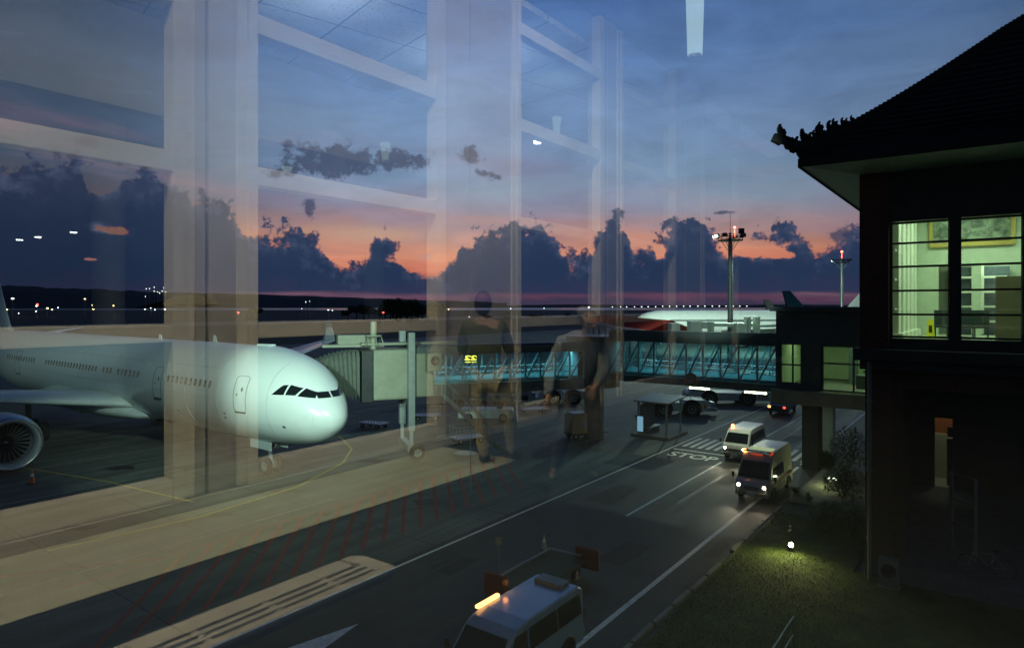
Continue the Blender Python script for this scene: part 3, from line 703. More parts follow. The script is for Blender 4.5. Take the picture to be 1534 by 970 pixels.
# white airliner along the far apron, nose to the left
far_airliner('white airliner parked far off behind the lamp mast with its long pale fuselage side on', (30.5, 168, -.0), along(-1, -.08), M['white_paint'], M['white_paint'], sc=1.18)
t, ff = far_airliner('far white airliner with a cream tail fin marked with a red crest', (157.7, 291.6, 0), along(.62, -.785), M['white_paint'], M['cream_fin'], sc=.8)
mb = MB(); mb.prism([(-55.0, 4.3+ZC), (-57.4, 4.3+ZC), (-57.0, 6.2+ZC), (-55.8, 7.4+ZC)], .30, .34); mb.prism([(-55.0, 4.3+ZC), (-57.4, 4.3+ZC), (-57.0, 6.2+ZC), (-55.8, 7.4+ZC)], -.34, -.30); mb.build('fin_emblem', M['redplane'], ff)
far_airliner('far airliner with a dark blue tail fin rising over the long white fuselage', (144, 213, 0), along(.64, -.77), M['white_paint'], M['navy'], sc=.95)
M['dullred'] = mat('dull_red_roof', (.22, .022, .014), .95, var=.25, scale=.5, spec=.05)
wk = thing('red_roofed_standin', 'long low walkway with a red pitched roof and pale eave beyond the glazed footbridge', 'standin')  # roofed stand-in for an unidentified red, aircraft-like shape
wa, wb = AT(900, 470, 175), AT(1007, 480, 108); wd = (wb-wa); wd.z = 0; wL = wd.length; wd.normalize(); wn = Vector((wd.y, -wd.x, 0))
if wn.y > 0: wn = -wn
za = Vector((0, 0, 1))
def wq(p, n_, z): q = Vector((p.x, p.y, z))+wn*n_; return q
mb = MB(); mb.add([wq(wa, -4, 6.0), wq(wb, -4, 6.0), wq(wb, 0, 7.7), wq(wa, 0, 7.9), wq(wb, 4, 6.0), wq(wa, 4, 6.1)], [(0, 1, 2, 3), (3, 2, 4, 5), (1, 4, 2), (0, 3, 5)]); mb.build('roof', M['dullred'], wk)
mb = MB(); mb.bar(wq(wa, 4.1, 5.9), wq(wb, 4.1, 5.8), .2, .45); mb.bar(wq(wb, -4, 5.8), wq(wb, 4, 5.8), .2, .4); mb.build('eave', M['white_paint'], wk)
for i in range(9):
    p = wa.lerp(wb, i/8); MB().bar(wq(p, 3.4, 0), wq(p, 3.4, 5.8), .4).build('post', M['steel'], wk)
lamp('AREA', wq(wb.lerp(wa, .2), 9, 10.5), 40, (1, .75, .5), 1.5, wq(wb.lerp(wa, .25), 1, 6))

# ------------------------------------------------------------------ masts
def mast(name, label, px, Y, ztop, nl, seed):
    X = (px-CX)*Y/F; t = thing(name, label, 'light mast', (X, Y, 0), 0)
    MB().cyl((0, 0, 0), (0, 0, ztop-.8), .52, .34, 16).build('pole', M['steel'], t)
    lad = MB(); lad.bar((-.12, -.58, 1), (-.12, -.42, ztop-1), .05); lad.bar((.2, -.58, 1), (.2, -.42, ztop-1), .05)
    for i in range(int((ztop-2)/.6)): lad.bar((-.12, -.57+.15*i/40, 1.2+i*.6), (.2, -.57+.15*i/40, 1.2+i*.6), .03)
    lad.build('ladder', M['steel'], t)
    pf = MB(); pf.ring((0, 0, ztop-1.3), (0, 0, 1), [(0, .5), (0, 2.1), (.12, 2.1), (.12, .5)], 16)
    for z in (.55, 1.0): pf.ring((0, 0, ztop-1.3+z), (0, 0, 1), [(0, 2.0), (.0, 2.08), (.07, 2.08), (.07, 2.0), (0, 2.0)], 16)
    for i in range(12): a = 2*PI*i/12; pf.bar((2.03*math.cos(a), 2.03*math.sin(a), ztop-1.2), (2.03*math.cos(a), 2.03*math.sin(a), ztop-.25), .06)
    pf.build('platform', M['dark_metal'], t)
    br = MB(); br.cyl((0, 0, ztop-1.4), (0, 0, ztop+.1), .3, .2, 10)
    for i in range(4): a = PI/4+i*PI/2; br.bar((.35*math.cos(a), .35*math.sin(a), ztop-3), (1.6*math.cos(a), 1.6*math.sin(a), ztop-1.3), .08)
    br.build('bracket', M['steel'], t)
    for i in range(nl):
        a = PI+(-.9+1.8*i/max(1, nl-1)); c = Vector((2.6*math.cos(a), 2.6*math.sin(a), ztop-.45))
        h = MB(); mt = Quaternion((0, 0, 1), a).to_matrix() @ Quaternion((0, 1, 0), .45).to_matrix(); h.box(c, (.35, .75, .55), m=mt); hd = h.build('floodlight', M['dark_metal'], t)
        if i in ((1, 2) if nl > 2 else (0,)):
            g_ = MB(); g_.box(c+Vector((math.cos(a)*.2, math.sin(a)*.2, -.12)), (.1, .7, .45), m=mt); g_.build('lens', M['whitelamp'], hd)
    for i in range(4):
        a = -.9+1.8*i/3; c = Vector((2.4*math.cos(a), 2.4*math.sin(a), ztop-.4)); h = MB(); h.box(c, (.3, .8, .6), a); h.build('floodlight', M['dark_metal'], t)
    return t, X, Y
m1, X1, Y1 = mast('light_mast', 'tall steel floodlight mast with round platform and red tip lamp rising behind the jet bridge', 1094, 112, 22.6, 4, 1)
MB().cyl((.0, 0, 22.6), (-.0, 0, 26.), .05, .02, 6).build('lightning_rod', M['steel'], m1)
b = MB(); b.cyl((.75, 0, 22), (.75, 0, 23.2), .04, n=6); b.ball((.75, 0, 23.6), .2, 10); b.build('tip_lamp', M['redlamp'], m1)
MB().box((1.9, 0, 23.0), (.9, .5, .9)).build('camera_box', M['black'], m1)
m2, X2, Y2 = mast('light_mast', 'shorter far floodlight mast standing left of the dark tiled building', 1261, 190, 24.0, 2, 2)
b = MB(); b.cyl((0, 0, 24), (0, 0, 25.4), .05, n=6); b.ball((0, 0, 26), .3, 10); b.build('tip_lamp', M['redlamp'], m2)
COLD = (.72, 1., .82)
lamp('SPOT', (X1-2.9, Y1-.5, 21.7), 26000, COLD, .4, (X1-60, Y1-30, 0), 2.2, .9)
lamp('SPOT', (X1, Y1+3., 21.9), 150000, COLD, .5, (X1+22, 168, 2), 1.7, .9)
lamp('SPOT', (X1-1, Y1-3., 21.9), 60000, COLD, .5, (36, 96, 4), .7, .9)
lamp('SPOT', (X1-.2, Y1-2.6, 21.2), 420, COLD, .2, (X1, Y1, 10), .9, .8)
lamp('SPOT', (X2-3, Y2-1, 23.1), 90000, COLD, .4, (X2-40, Y2-10, 0), 2.4, .9)
lamp('SPOT', (X2-.3, Y2-3.2, 22.), 900, COLD, .2, (X2, Y2, 10), .9, .8)

# ------------------------------------------------------------------ jet bridge
def tunnel(root, a, b, z0, zg0, zg1, z1, w, nbay, side_pref=-1):
    """glazed tunnel from a to b (xy), floor beam z0..zg0, glass zg0..zg1, roof zg1..z1"""
    a = Vector((a[0], a[1], 0)); b = Vector((b[0], b[1], 0)); d = (b-a); L = d.length; d.normalize(); n = Vector((-d.y, d.x, 0))
    fl = MB(); fl.bar(a+Vector((0, 0, (z0+zg0)/2)), b+Vector((0, 0, (z0+zg0)/2)), w, zg0-z0); fl.build('floor_beam', M['bridge_grey'], root, bevel=.03)
    rf = MB(); rf.bar(a+Vector((0, 0, (zg1+z1)/2)), b+Vector((0, 0, (zg1+z1)/2)), w+.1, z1-zg1); 
    rf.bar(a+Vector((0, 0, z1+.05))-n*w*.4, b+Vector((0, 0, z1+.05))-n*w*.4, .1, .1); rf.build('roof', M['bridge_grey'], root, bevel=.03)
    for sgn in (-1, 1):
        o = n*(sgn*(w/2-.06)); tr = MB(); bay = L/nbay
        for i in range(nbay+1):
            p = a+d*(bay*i)+o; tr.bar(p+Vector((0, 0, zg0)), p+Vector((0, 0, zg1)), .13, .1, up=d)
        for i in range(nbay):
            p, q = a+d*(bay*i)+o, a+d*(bay*(i+1))+o
            tr.bar(p+Vector((0, 0, zg0)), q+Vector((0, 0, zg1)), .09, .1, up=n)
        tr.build('truss', M['pale_frame'], root)
        gl = MB(); o2 = n*(sgn*(w/2-.16)); gl.bar(a+o2+Vector((0, 0, (zg0+zg1)/2)), b+o2+Vector((0, 0, (zg0+zg1)/2)), .012, zg1-zg0); gl.build('glazing', M['tglass'], root)
        hr = MB(); o3 = n*(sgn*(w/2-.42))
        for z in (.55, .9): hr.tube([a+o3+Vector((0, 0, zg0+z)), b+o3+Vector((0, 0, zg0+z))], .035, 6)
        hr.build('handrail', M['lip'], root)
    sk = MB(); sk.bar(a+n*(w/2-.36)+Vector((0, 0, zg0+.16)), b+n*(w/2-.36)+Vector((0, 0, zg0+.16)), .05, .32); sk.bar(a-n*(w/2-.36)+Vector((0, 0, zg0+.10)), b-n*(w/2-.36)+Vector((0, 0, zg0+.10)), .05, .20); sk.build('skirting', M['teal_wall'], root)
    lp = MB(); k = int(L/2.4)
    for i in range(k):
        p = a+d*(L*(i+.5)/k); lp.bar(p-d*.5+Vector((0, 0, zg1-.06)), p+d*.5+Vector((0, 0, zg1-.06)), .14, .05)
    lp.build('tube_lamp', M['teal_lamp'], root)
    for i in range(3):
        p = a+d*(L*(i+.5)/3); l = lamp('AREA', (p.x, p.y, zg1-.12), 60, (.30, .85, 1.), L/3*.8, sizey=.5, target=(p.x, p.y, 0)); l.rotation_euler = (0, 0, math.atan2(d.y, d.x))
        l.parent = root
M['tglass'] = glass('tunnel_glass', 1.45, (.82, .95, .97))
jb = thing('jet_bridge', 'glazed teal lit boarding bridge running from the dark rotunda to the airliner with pleated canopy', 'jet bridge')
rot = W(43.5, 24.6)
cabp = Vector((-8.6, 43.8, 0))
dirb = (rot-cabp).normalized(); nb = Vector((-dirb.y, dirb.x, 0))
A0 = cabp+dirb*1.6; A1 = rot-dirb*1.6
tunnel(jb, A0, A1, 4.0, 4.75, 6.75, 7.3, 2.9, 11)
# end wall lit cyan next to the rotunda
mb = MB(); mb.bar(A1-dirb*.55+Vector((0, 0, 4.85))-nb*1.25, A1-dirb*.55+Vector((0, 0, 4.85))+nb*1.25, .08, .1); 
q = A1-dirb*.4; mb.box(q+Vector((0, 0, 5.75)), (.06, 2.5, 1.9), math.atan2(dirb.y, dirb.x)); mb.build('end_panel', M['teal_wall'], jb)
# rotunda
mb = MB(); mb.cyl(rot+Vector((0, 0, 4.0)), rot+Vector((0, 0, 7.5)), 1.95, n=28); mb.build('rotunda', M['bridge_grey'], jb, bevel=.04)
mb = MB(); mb.cyl(rot+Vector((0, 0, 7.5)), rot+Vector((0, 0, 7.8)), 2.15, n=28); mb.build('rotunda_roof', M['bridge_grey'], jb, bevel=.05)
mb = MB(); mb.cyl(rot, rot+Vector((0, 0, 4.0)), .75, n=20); mb.build('pedestal', M['concrete'], jb)
# cab box, light panels
ang = math.atan2(dirb.y, dirb.x)
mb = MB(); mb.box(cabp+dirb*.4+Vector((0, 0, 5.55)), (2.9, 3.1, 3.3), ang); mb.build('cab', M['bridge_light'], jb, bevel=.18)
mb = MB(); mb.box(cabp+dirb*2.4+Vector((0, 0, 5.45)), (1.3, 3.15, 2.9), ang); mb.build('collar', M['bridge_light'], jb, bevel=.12)
mb = MB(); mb.box(cabp-dirb*1.35+Vector((0, 0, 5.5)), (.75, 3.3, 3.35), ang); mb.build('cab_portal', M['dark_metal'], jb, bevel=.05)
mb = MB(); mb.box(cabp+dirb*2.9-nb*1.95+Vector((0, 0, 6.35)), (.95, .7, 1.25), ang); ac = mb.build('air_unit', M['bridge_light'], jb, bevel=.04)
mb = MB(); mb.ring(cabp+dirb*2.9-nb*2.31+Vector((0, 0, 6.45)), -nb, [(0, .01), (0, .3), (.03, .3), (.03, .24), (.01, .22)], 16); mb.build('fan_grille', M['dark_metal'], ac)
mb = MB(); mb.bar(cabp-dirb*1.6+Vector((0, 0, 7.5)), cabp+dirb*5+Vector((0, 0, 7.5)), .9, .18); mb.box(cabp-dirb*1.9+nb*.9+Vector((0, 0, 7.75)), (2.2, 1.1, .7), ang); mb.bar(cabp-dirb*4+nb*.4+Vector((0, 0, 7.4)), cabp+Vector((0, 0, 7.4)), .5, .2); mb.build('roof_gear', M['bridge_light'], jb, bevel=.04)
mb = MB(); q = cabp-dirb*.75-nb*.2; mb.cyl(q+Vector((0, 0, 7.1)), q+Vector((0, 0, 9.0)), .22, .2, 12); mb.ring(q+Vector((0, 0, 8.0)), (0, 0, 1), [(0, .4), (0, .55), (.12, .55), (.12, .4)], 12)
for i in range(6): a = i*PI/3; mb.bar(q+Vector((.5*math.cos(a), .5*math.sin(a), 8.05)), q+Vector((.7*math.cos(a), .7*math.sin(a), 7.4)), .05)
mb.build('beacon_post', M['bridge_light'], jb)
# pleated canopy: nested hoops fanning towards the aircraft door
pv = cabp-dirb*1.6
cn = MB(); ns = 9
for i in range(ns+1):
    f_ = i/ns; ang2 = -.15+f_*1.02
    dr = (-dirb*math.cos(ang2)+nb*math.sin(ang2)*.55).normalized()
    base = pv+(-dirb)*(.25+f_*2.1)+nb*(-.0+f_*.35)
    hw = 1.62-.08*f_; top = 7.15-.55*f_*f_; bot = 3.95+.35*f_
    nrm = Vector((-dr.y, dr.x, 0)); 
    pts = []
    for (sx, zz) in ((-1, bot), (-1, top-.35), (-.75, top), (.75, top), (1, top-.35), (1, bot)):
        pts.append(base+nb*(sx*hw)-dirb*(.0+ .35*f_*(1 if zz > 5 else -.5))+Vector((0, 0, zz)))
    if i:
        # outer rib and inner valley
        mid = [(p+q_)/2 for p, q_ in zip(prev, pts)]; cen = sum(mid, Vector())/6
        val = [m_+(cen-m_)*.17 for m_ in mid]
        for A_, B_ in ((prev, val), (val, pts)):
            cn.add(A_+B_, [(j, j+1, 6+j+1, 6+j) for j in range(5)])
    prev = pts
cn.build('canopy', M['bellows'], jb)
# lift column and wheels
lc = G(617, 683); lc = Vector((-6.6, 42.6, 0))
mb = MB(); mb.box(lc+Vector((0, 0, 5.1)), (.42, .42, 6.4), ang); mb.box(lc+Vector((-.0, 0, 1.6)), (.22, .22, 2.4), ang); mb.box(lc+nb*2.9+Vector((0, 0, 5.1)), (.42, .42, 6.4), ang); mb.box(lc+nb*2.9+Vector((0, 0, 1.6)), (.22, .22, 2.4), ang)
mb.bar(lc+Vector((0, 0, 3.7)), lc+nb*2.9+Vector((0, 0, 3.7)), .35, .35); mb.bar(lc+Vector((0, 0, .75)), lc+nb*2.9+Vector((0, 0, .75)), .4, .4); mb.build('lift_column', M['steel'], jb)
wheel(jb, lc-nb*.25+dirb*.35+Vector((0, 0, .5)), .5, .35, dirb.cross(Vector((0, 0, 1))))
# service stair at the cab
mb = MB()
s0 = cabp-nb*1.8+Vector((0, 0, 3.9)); s1 = cabp-nb*2.1+dirb*4.4+Vector((0, 0, .1))
s0 = cabp+dirb*3.4-nb*2.2+Vector((0, 0, 4.2)); s1 = cabp+dirb*7.4-nb*2.2+Vector((0, 0, .3))
for o in (0, .8):
    mb.bar(s0-nb*o, s1-nb*o, .06, .2); mb.bar(s0-nb*o+Vector((0, 0, 1)), s1-nb*o+Vector((0, 0, 1)), .04)
    for i in range(6): p = s0.lerp(s1, i/5)-nb*o; mb.bar(p, p+Vector((0, 0, 1)), .04)
for i in range(14): p = s0.lerp(s1, (i+.5)/14); mb.bar(p, p-nb*.8, .22, .03)
mb.build('service_stair', M['steel'], jb)
# fixed tunnel to the terminal
fb = thing('fixed_bridge', 'fixed glazed footbridge over the service road with dark truss sides and dim teal light', 'bridge')
FA, FBp = W(44.2, 22.9), W(44.2, 11.1)
tunnel(fb, FA, FBp, 4.6, 5.08, 7.5, 8.2, 3.0, 10)
# round sign on its side
sgn = thing('round_sign', 'round red and white warning disc hung on the side of the footbridge', 'sign', W(42.62, 16.6, 5.1))
mb = MB(); mb.ring((0, 0, 0), -R, [(0, .01), (0, .42), (.03, .42), (.03, .34), (.03, .01)], 20); mb.build('disc', M['concrete'], sgn)
mb = MB(); mb.ring(-R*.035, -R, [(0, .30), (0, .42), (.012, .42), (.012, .30), (0, .30)], 24); mb.build('red_ring', M['red'], sgn)
mb = MB(); mb.bar(Vector((0, 0, .4)), Vector((0, 0, .55)), .05); mb.bar(-R*.05+P*.24, -R*.05-P*.24, .02, .10); mb.build('bar', M['red'], sgn)

# ------------------------------------------------------------------ terminal block with lit windows at the end of the footbridge
tb = thing('bridge_house', 'boxy blue grey terminal block on a pier with two lit windows', 'building')
def hole_wall(mb, u, v0, v1, z0, z1, holes, th=.25):
    """wall facing -R at u, from v0 (left) down to v1 (right); holes (va,vb,za,zb)"""
    xs = sorted({v0, v1, *[h[0] for h in holes], *[h[1] for h in holes]}, reverse=True); zs = sorted({z0, z1, *[h[2] for h in holes], *[h[3] for h in holes]})
    for a, b in zip(xs[:-1], xs[1:]):
        for c, d in zip(zs[:-1], zs[1:]):
            mv, mz = (a+b)/2, (c+d)/2
            if any(h[1] < mv < h[0] and h[2] < mz < h[3] for h in holes): continue
            mb.box(W(u+th/2, mv, mz), (th, abs(a-b), d-c), ROAD_A)
mb = MB(); hole_wall(mb, 42.6, 11.1, 1.0, 4.9, 9.75, [(10.9, 9.55, 5.2, 7.75), (8.5, 5.2, 4.9, 7.7)])
mb.box(W(46.5, 11.0, 7.3), (7.2, .2, 4.9), ROAD_A); mb.box(W(50.2, 6, 7.3), (.2, 10, 4.9), ROAD_A)
mb.build('wall', M['blockwall'], tb)
mb = MB(); mb.box(W(46.3, 6, 9.85), (8.2, 10.8, .28), ROAD_A); mb.build('roof', M['blockwall'], tb, bevel=.03)
mb = MB(); mb.box(W(46.3, 6.0, 4.45), (8.4, 10.6, .85), ROAD_A); mb.build('floor_slab', M['concrete'], tb, bevel=.03)
mb = MB(); mb.box(W(46.4, 10.86, 6.5), (7, .04, 3.1), ROAD_A); mb.box(W(50.0, 6, 6.6), (.05, 9.6, 3.3), ROAD_A); mb.box(W(46.4, 4.6, 6.6), (7, .06, 3.2), ROAD_A); mb.box(W(46.4, 6, 8.2), (7, 9.8, .05), ROAD_A); mb.build('inner_wall', M['interior'], tb)
for (va, vb, za, zb, nv, hz) in ((10.9, 9.55, 5.2, 7.75, 1, (6.4,)), (8.5, 5.2, 4.9, 7.7, 1, (6.6,))):
    mb = MB(); e = .06
    for v in (va-e, vb+e): mb.bar(W(42.72, v, za), W(42.72, v, zb), .1, .12)
    for z in (za+e, zb-e)+hz: mb.bar(W(42.72, va, z), W(42.72, vb, z), .08, .1)
    mb.bar(W(42.72, (va+vb)/2-.1, za), W(42.72, (va+vb)/2-.1, zb), .08, .1); f_ = mb.build('window', M['bridge_grey'], tb)
    mb = MB(); mb.bar(W(42.80, va, (za+zb)/2), W(42.80, vb, (za+zb)/2), .012, zb-za); mb.build('pane', M['tglass'], f_)
mb = MB(); mb.box(W(48, 7.6, 6.6), (.4, .5, 3.2), ROAD_A); mb.box(W(46, 6.3, 5.3), (1.2, 1.5, .8), ROAD_A)
for z in (5.6, 6.2, 6.8): mb.box(W(49.9, 6.0, z), (.06, 2.6, .12), ROAD_A)
mb.build('interior_fitting', M['blockwall'], tb)
lamp('AREA', W(45.6, 9.9, 8.1), 28, (.80, 1., .45), 1.6, W(45.6, 9.9, 0)).parent = tb
lamp('AREA', W(46, 6.6, 8.1), 95, (.80, 1., .48), 2.5, W(46, 6.6, 0)).parent = tb
pr = MB(); pr.box(W(43.6, 9.2, 2.0), (1.2, .95, 4.05), ROAD_A); pr.build('pier', M['darkwall'], tb, bevel=.03)
pr = MB(); pr.box(W(48.6, 9.35, 2.0), (.8, 1.0, 4.05), ROAD_A); pr.build('pier', M['greencan'], tb, bevel=.03)
def pxv(px, u):
    t = (px-CX)/F; return u*(.5973-.8021*t)/(.8021+.5973*t)
for px in (1048, 1132):
    v = pxv(px, 42.8); c = W(42.8, v, 4.5)
    t = thing('tube_light', 'white tube light under the footbridge, the one nearer the %s' % ('rotunda' if px < 1100 else 'lit windows of the terminal block'), 'lamp', c, 0, 'tube lights under the footbridge')
    mb = MB(); mb.bar(P*-.72+Vector((0, 0, .08)), P*.72+Vector((0, 0, .08)), .16, .05); mb.build('housing', M['steel'], t)
    mb = MB(); mb.cyl(P*-.68-R*.03, P*.68-R*.03, .07, n=10); mb.build('tube', M['barlamp'], t)
    lamp('AREA', c+Vector((0, 0, -.12)), 60, (.85, 1., .7), 1.4, c+Vector((-.1, -.2, -3)), sizey=.15)

# ------------------------------------------------------------------ dark tiled terminal building on the right
bd = thing('terminal_building', 'dark brick terminal building with curved tiled roof and bright green lit windows', 'building')
U0 = 27.1
wins = [(3.10, 1.28), (1.05, -.72), (-.95, -2.7), (-3.0, -4.7)]
mb = MB(); hole_wall(mb, U0, 3.97, -9, 8.2, 14.9, [(a, b, 8.86, 13.07) for a, b in wins], .3)
mb.box(W(U0+9, 3.82, 11.5), (18, .3, 6.8), ROAD_A); mb.build('upper_wall', M['darkwall'], bd)
mb = MB(); mb.box(W(U0+.2, 3.6, 11.3), (.62, .95, 7.2), ROAD_A); mb.build('corner_pilaster', M['brick'], bd, bevel=.02)
mb = MB(); mb.box(W(U0-.05, -2.4, 8.25), (.75, 13.2, .42), ROAD_A); mb.box(W(U0+9, 4.05, 8.25), (18, .5, .42), ROAD_A); mb.box(W(U0+.02, -2.4, 7.85), (.5, 12.9, .3), ROAD_A); mb.build('ledge', M['darkwall'], bd, bevel=.02)
for (a, b) in wins:
    mb = MB()
    for v in (a-.03, b+.03): mb.bar(W(U0+.08, v, 8.86), W(U0+.08, v, 13.07), .06, .08)
    for z in (8.92, 13.0, 12.27, 11.43, 10.57, 9.72): mb.bar(W(U0+.08, a, z), W(U0+.08, b, z), .07, .075)
    f_ = mb.build('window', M['black'], bd)
    mb = MB(); mb.bar(W(U0+.14, a, 10.96), W(U0+.14, b, 10.96), .012, 4.2); mb.build('pane', M['tglass'], f_)
# room behind the windows
M['floor_in'] = mat('pale_tile_floor', (.5, .52, .38), .25, var=.06)
M['rib'] = mat('ribbed_column_paint', (.72, .74, .58), .5, var=.05)
M['gold'] = mat('gilt_frame', (.5, .38, .1), .4, .4)
M['relief'] = None
def reliefmat():
    m, nt = newmat('grey_green_relief'); N, L = nt.nodes.new, nt.links.new
    out = N('ShaderNodeOutputMaterial'); b = N('ShaderNodeBsdfPrincipled'); L(b.outputs[0], out.inputs[0])
    tc = N('ShaderNodeTexCoord'); n = N('ShaderNodeTexNoise'); n.inputs['Scale'].default_value = 2.6; n.inputs['Detail'].default_value = 6; n.inputs['Distortion'].default_value = 1.2; L(tc.outputs['Object'], n.inputs[0])
    cr = N('ShaderNodeValToRGB'); cr.color_ramp.elements[0].position = .38; cr.color_ramp.elements[1].position = .66; cr.color_ramp.elements[0].color = (.05, .07, .045, 1); cr.color_ramp.elements[1].color = (.26, .3, .2, 1)
    L(n.outputs[0], cr.inputs[0]); L(cr.outputs[0], b.inputs['Base Color']); return m
M['relief'] = reliefmat()
UB = U0+8.5
mb = MB(); mb.box(W(U0+5, -2, 8.55), (9.4, 11.2, .3), ROAD_A); mb.build('room_floor', M['floor_in'], bd)
mb = MB(); mb.box(W(U0+5, -2, 14.6), (9.4, 11.2, .3), ROAD_A); mb.build('room_ceiling', M['interior'], bd)
# back wall with upper band, opening below
mb = MB(); hole_wall(mb, UB, 3.6, -8, 8.7, 14.4, [(2.15, .9, 8.7, 11.9), (.55, -4.5, 8.7, 11.9)], .25)
mb.box(W(UB+3.2, -2, 11.6), (.1, 11, 6), ROAD_A); mb.build('room_back_wall', M['interior'], bd)
mb = MB(); mb.box(W(U0+5, 3.55, 11.5), (9.2, .08, 5.7), ROAD_A); mb.build('room_side_wall', M['rib'], bd)
for i in range(5):
    mb = MB(); u = U0+1.6+i*1.55; mb.box(W(u, 3.2, 11.5), (.75, .5, 5.7), ROAD_A)
    mb.box(W(u, 3.15, 8.85), (.95, .7, .3), ROAD_A); mb.build('ribbed_column', M['rib'], bd, bevel=.03)
mb = MB()
for z in (9.9, 11.0, 12.1, 13.2): mb.cyl(W(U0+.6, 3.05, z), W(UB, 3.05, z), .05, n=8)
mb.build('column_rail', M['rib'], bd)
mb = MB(); a, b = pxv(1398, UB-.2), pxv(1514, UB-.2); mb.box(W(UB-.12, (a+b)/2, 13.55), (.1, abs(a-b)+.35, 1.75), ROAD_A); pf = mb.build('picture_frame', M['gold'], bd, bevel=.04)
mb = MB(); mb.box(W(UB-.19, (a+b)/2, 13.6), (.06, abs(a-b), 1.4), ROAD_A); mb.build('relief_panel', M['relief'], pf)
mb = MB()
vv = pxv(1465, UB+2); mb.box(W(UB+2.6, vv, 10.4), (.15, .45, 3.4), ROAD_A)
for z in (9.3, 10., 10.7, 11.4): mb.box(W(UB+2.55, vv, z), (.08, 2.2, .1), ROAD_A)
mb.build('window_cross', M['rib'], bd)
mb = MB(); mb.box(W(UB+2.8, vv, 10.3), (.1, 2.4, 3.2), ROAD_A); mb.build('dark_pane', M['blockwall'], bd)
M['brown'] = mat('brown_panel', (.10, .085, .045), .5)
mb = MB(); a, b = pxv(1491, U0+4), pxv(1600, U0+4); mb.box(W(U0+4, (a+b)/2, 9.9), (.15, abs(a-b), 2.5), ROAD_A); mb.build('room_partition', M['brown'], bd)
M['darkgreen'] = mat('dark_green_fabric', (.02, .035, .03), .7)
for i, (px, du) in enumerate(((1410, 6.4), (1448, 6.8), (1470, 6.2))):
    v = pxv(px, U0+du); mb = MB(); mb.box(W(U0+du, v, 9.15), (.5, .55, .12), ROAD_A); mb.box(W(U0+du+.25, v, 9.5), (.08, .55, .7), ROAD_A)
    for sx in (-.2, .2):
        for sy in (-.22, .22): mb.bar(W(U0+du+sx, v+sy, 8.7), W(U0+du+sx, v+sy, 9.1), .04)
    tag(mb.build('chair', M['darkgreen'], bevel=.01), 'dark chair inside the lit room, %s' % ('left one beside the ribbed columns' if i == 0 else 'under the white window cross' if i == 1 else 'rightmost one by the brown partition'), 'chair')
st = thing('caution_board', 'small yellow floor board standing by the ribbed columns in the lit room', 'sign', W(U0+5.6, pxv(1394, U0+5.6), 8.7), ROAD_A)
M['yellowb'] = mat('yellow_board', (.75, .68, .03), .4)
mb = MB(); mb.prism([(-.16, 0), (.16, 0), (.1, .75), (-.1, .75)], -.03, .03); mb.build('panel', M['yellowb'], st)
mb = MB(); mb.box((-.035, 0, .35), (.01, .12, .3)); mb.build('emblem', M['black'], st)
for i, (du, v) in enumerate(((2, 1), (2, -3), (6, 1), (6, -3), (10., 0))):
    lamp('AREA', W(U0+du, v, 14.3 if du < 9 else 12.5), 170 if du < 9 else 110, (.88, 1, .66), 1.6, W(U0+du, v, 0)).parent = bd
mb = MB()
for i, (du, v) in enumerate(((3.4, 2.2), (6.8, 1.9), (4, -1.6))): mb.bar(W(U0+du, v, 14.2), W(U0+du+1.1, v-.3, 14.2), .14, .05)
mb.build('ceiling_lamp', M['barlamp'], bd)
# ground floor
mb = MB(); mb.box(W(U0+.4, 3.45, 3.9), (.9, .9, 7.8), ROAD_A); mb.build('corner_pier', M['brick'], bd, bevel=.02)
mb = MB(); mb.box(W(U0+.55, 2.85, 3.9), (.9, .3, 7.8), ROAD_A); mb.box(W(U0+8, 3.75, 4.), (16, .3, 8), ROAD_A); mb.box(W(U0+.3, -2.8, 7.45), (.5, 11.0, .8), ROAD_A); mb.build('lower_wall', M['brick'], bd)
mb = MB(); mb.box(W(U0+7, -3, 7.8), (13.5, 13, .2), ROAD_A); mb.build('soffit', M['darkwall'], bd)
M['paving'] = mat('bluish_paving', (.14, .15, .21), .6, var=.25, scale=3)
mb = MB(); mb.box(W(U0+6.4, -3., .38), (13, 13.4, .76), ROAD_A); mb.build('plinth', M['paving'], bd)
UD = U0+12.6
mb = MB(); hole_wall(mb, UD, 3.6, -9, .76, 7.7, [(pxv(1400, UD), pxv(1427, UD), .76, 4.35)], .25); mb.build('undercroft_wall', M['darkwall'], bd)
M['orangebrown'] = mat('orange_brown_wall', (.34, .12, .05), .7); 
mb = MB(); mb.box(W(UD+2.5, 2.0, 4.6), (.1, 4, 2.9), ROAD_A); mb.build('lobby_wall', M['orangebrown'], bd)
mb = MB(); mb.box(W(UD+2.4, 2.0, 1.95), (.12, 4, 2.4), ROAD_A); mb.box(W(UD+1.3, 2., .7), (2.6, 4, .1), ROAD_A); mb.build('lobby_dado', M['interior'], bd)
mb = MB(); v_ = pxv(1423, UD-1); mb.bar(W(UD+.6, v_, .8), W(UD+.6, v_, 3.2), .3); mb.box(W(UD+.5, v_, 3.6), (.3, .35, .5), ROAD_A); mb.build('lobby_post', M['black'], bd)
lamp('AREA', W(UD+1.4, 2.3, 5.6), 16, (1, .92, .62), .8, W(UD+1.6, 2.3, 0)).parent = bd
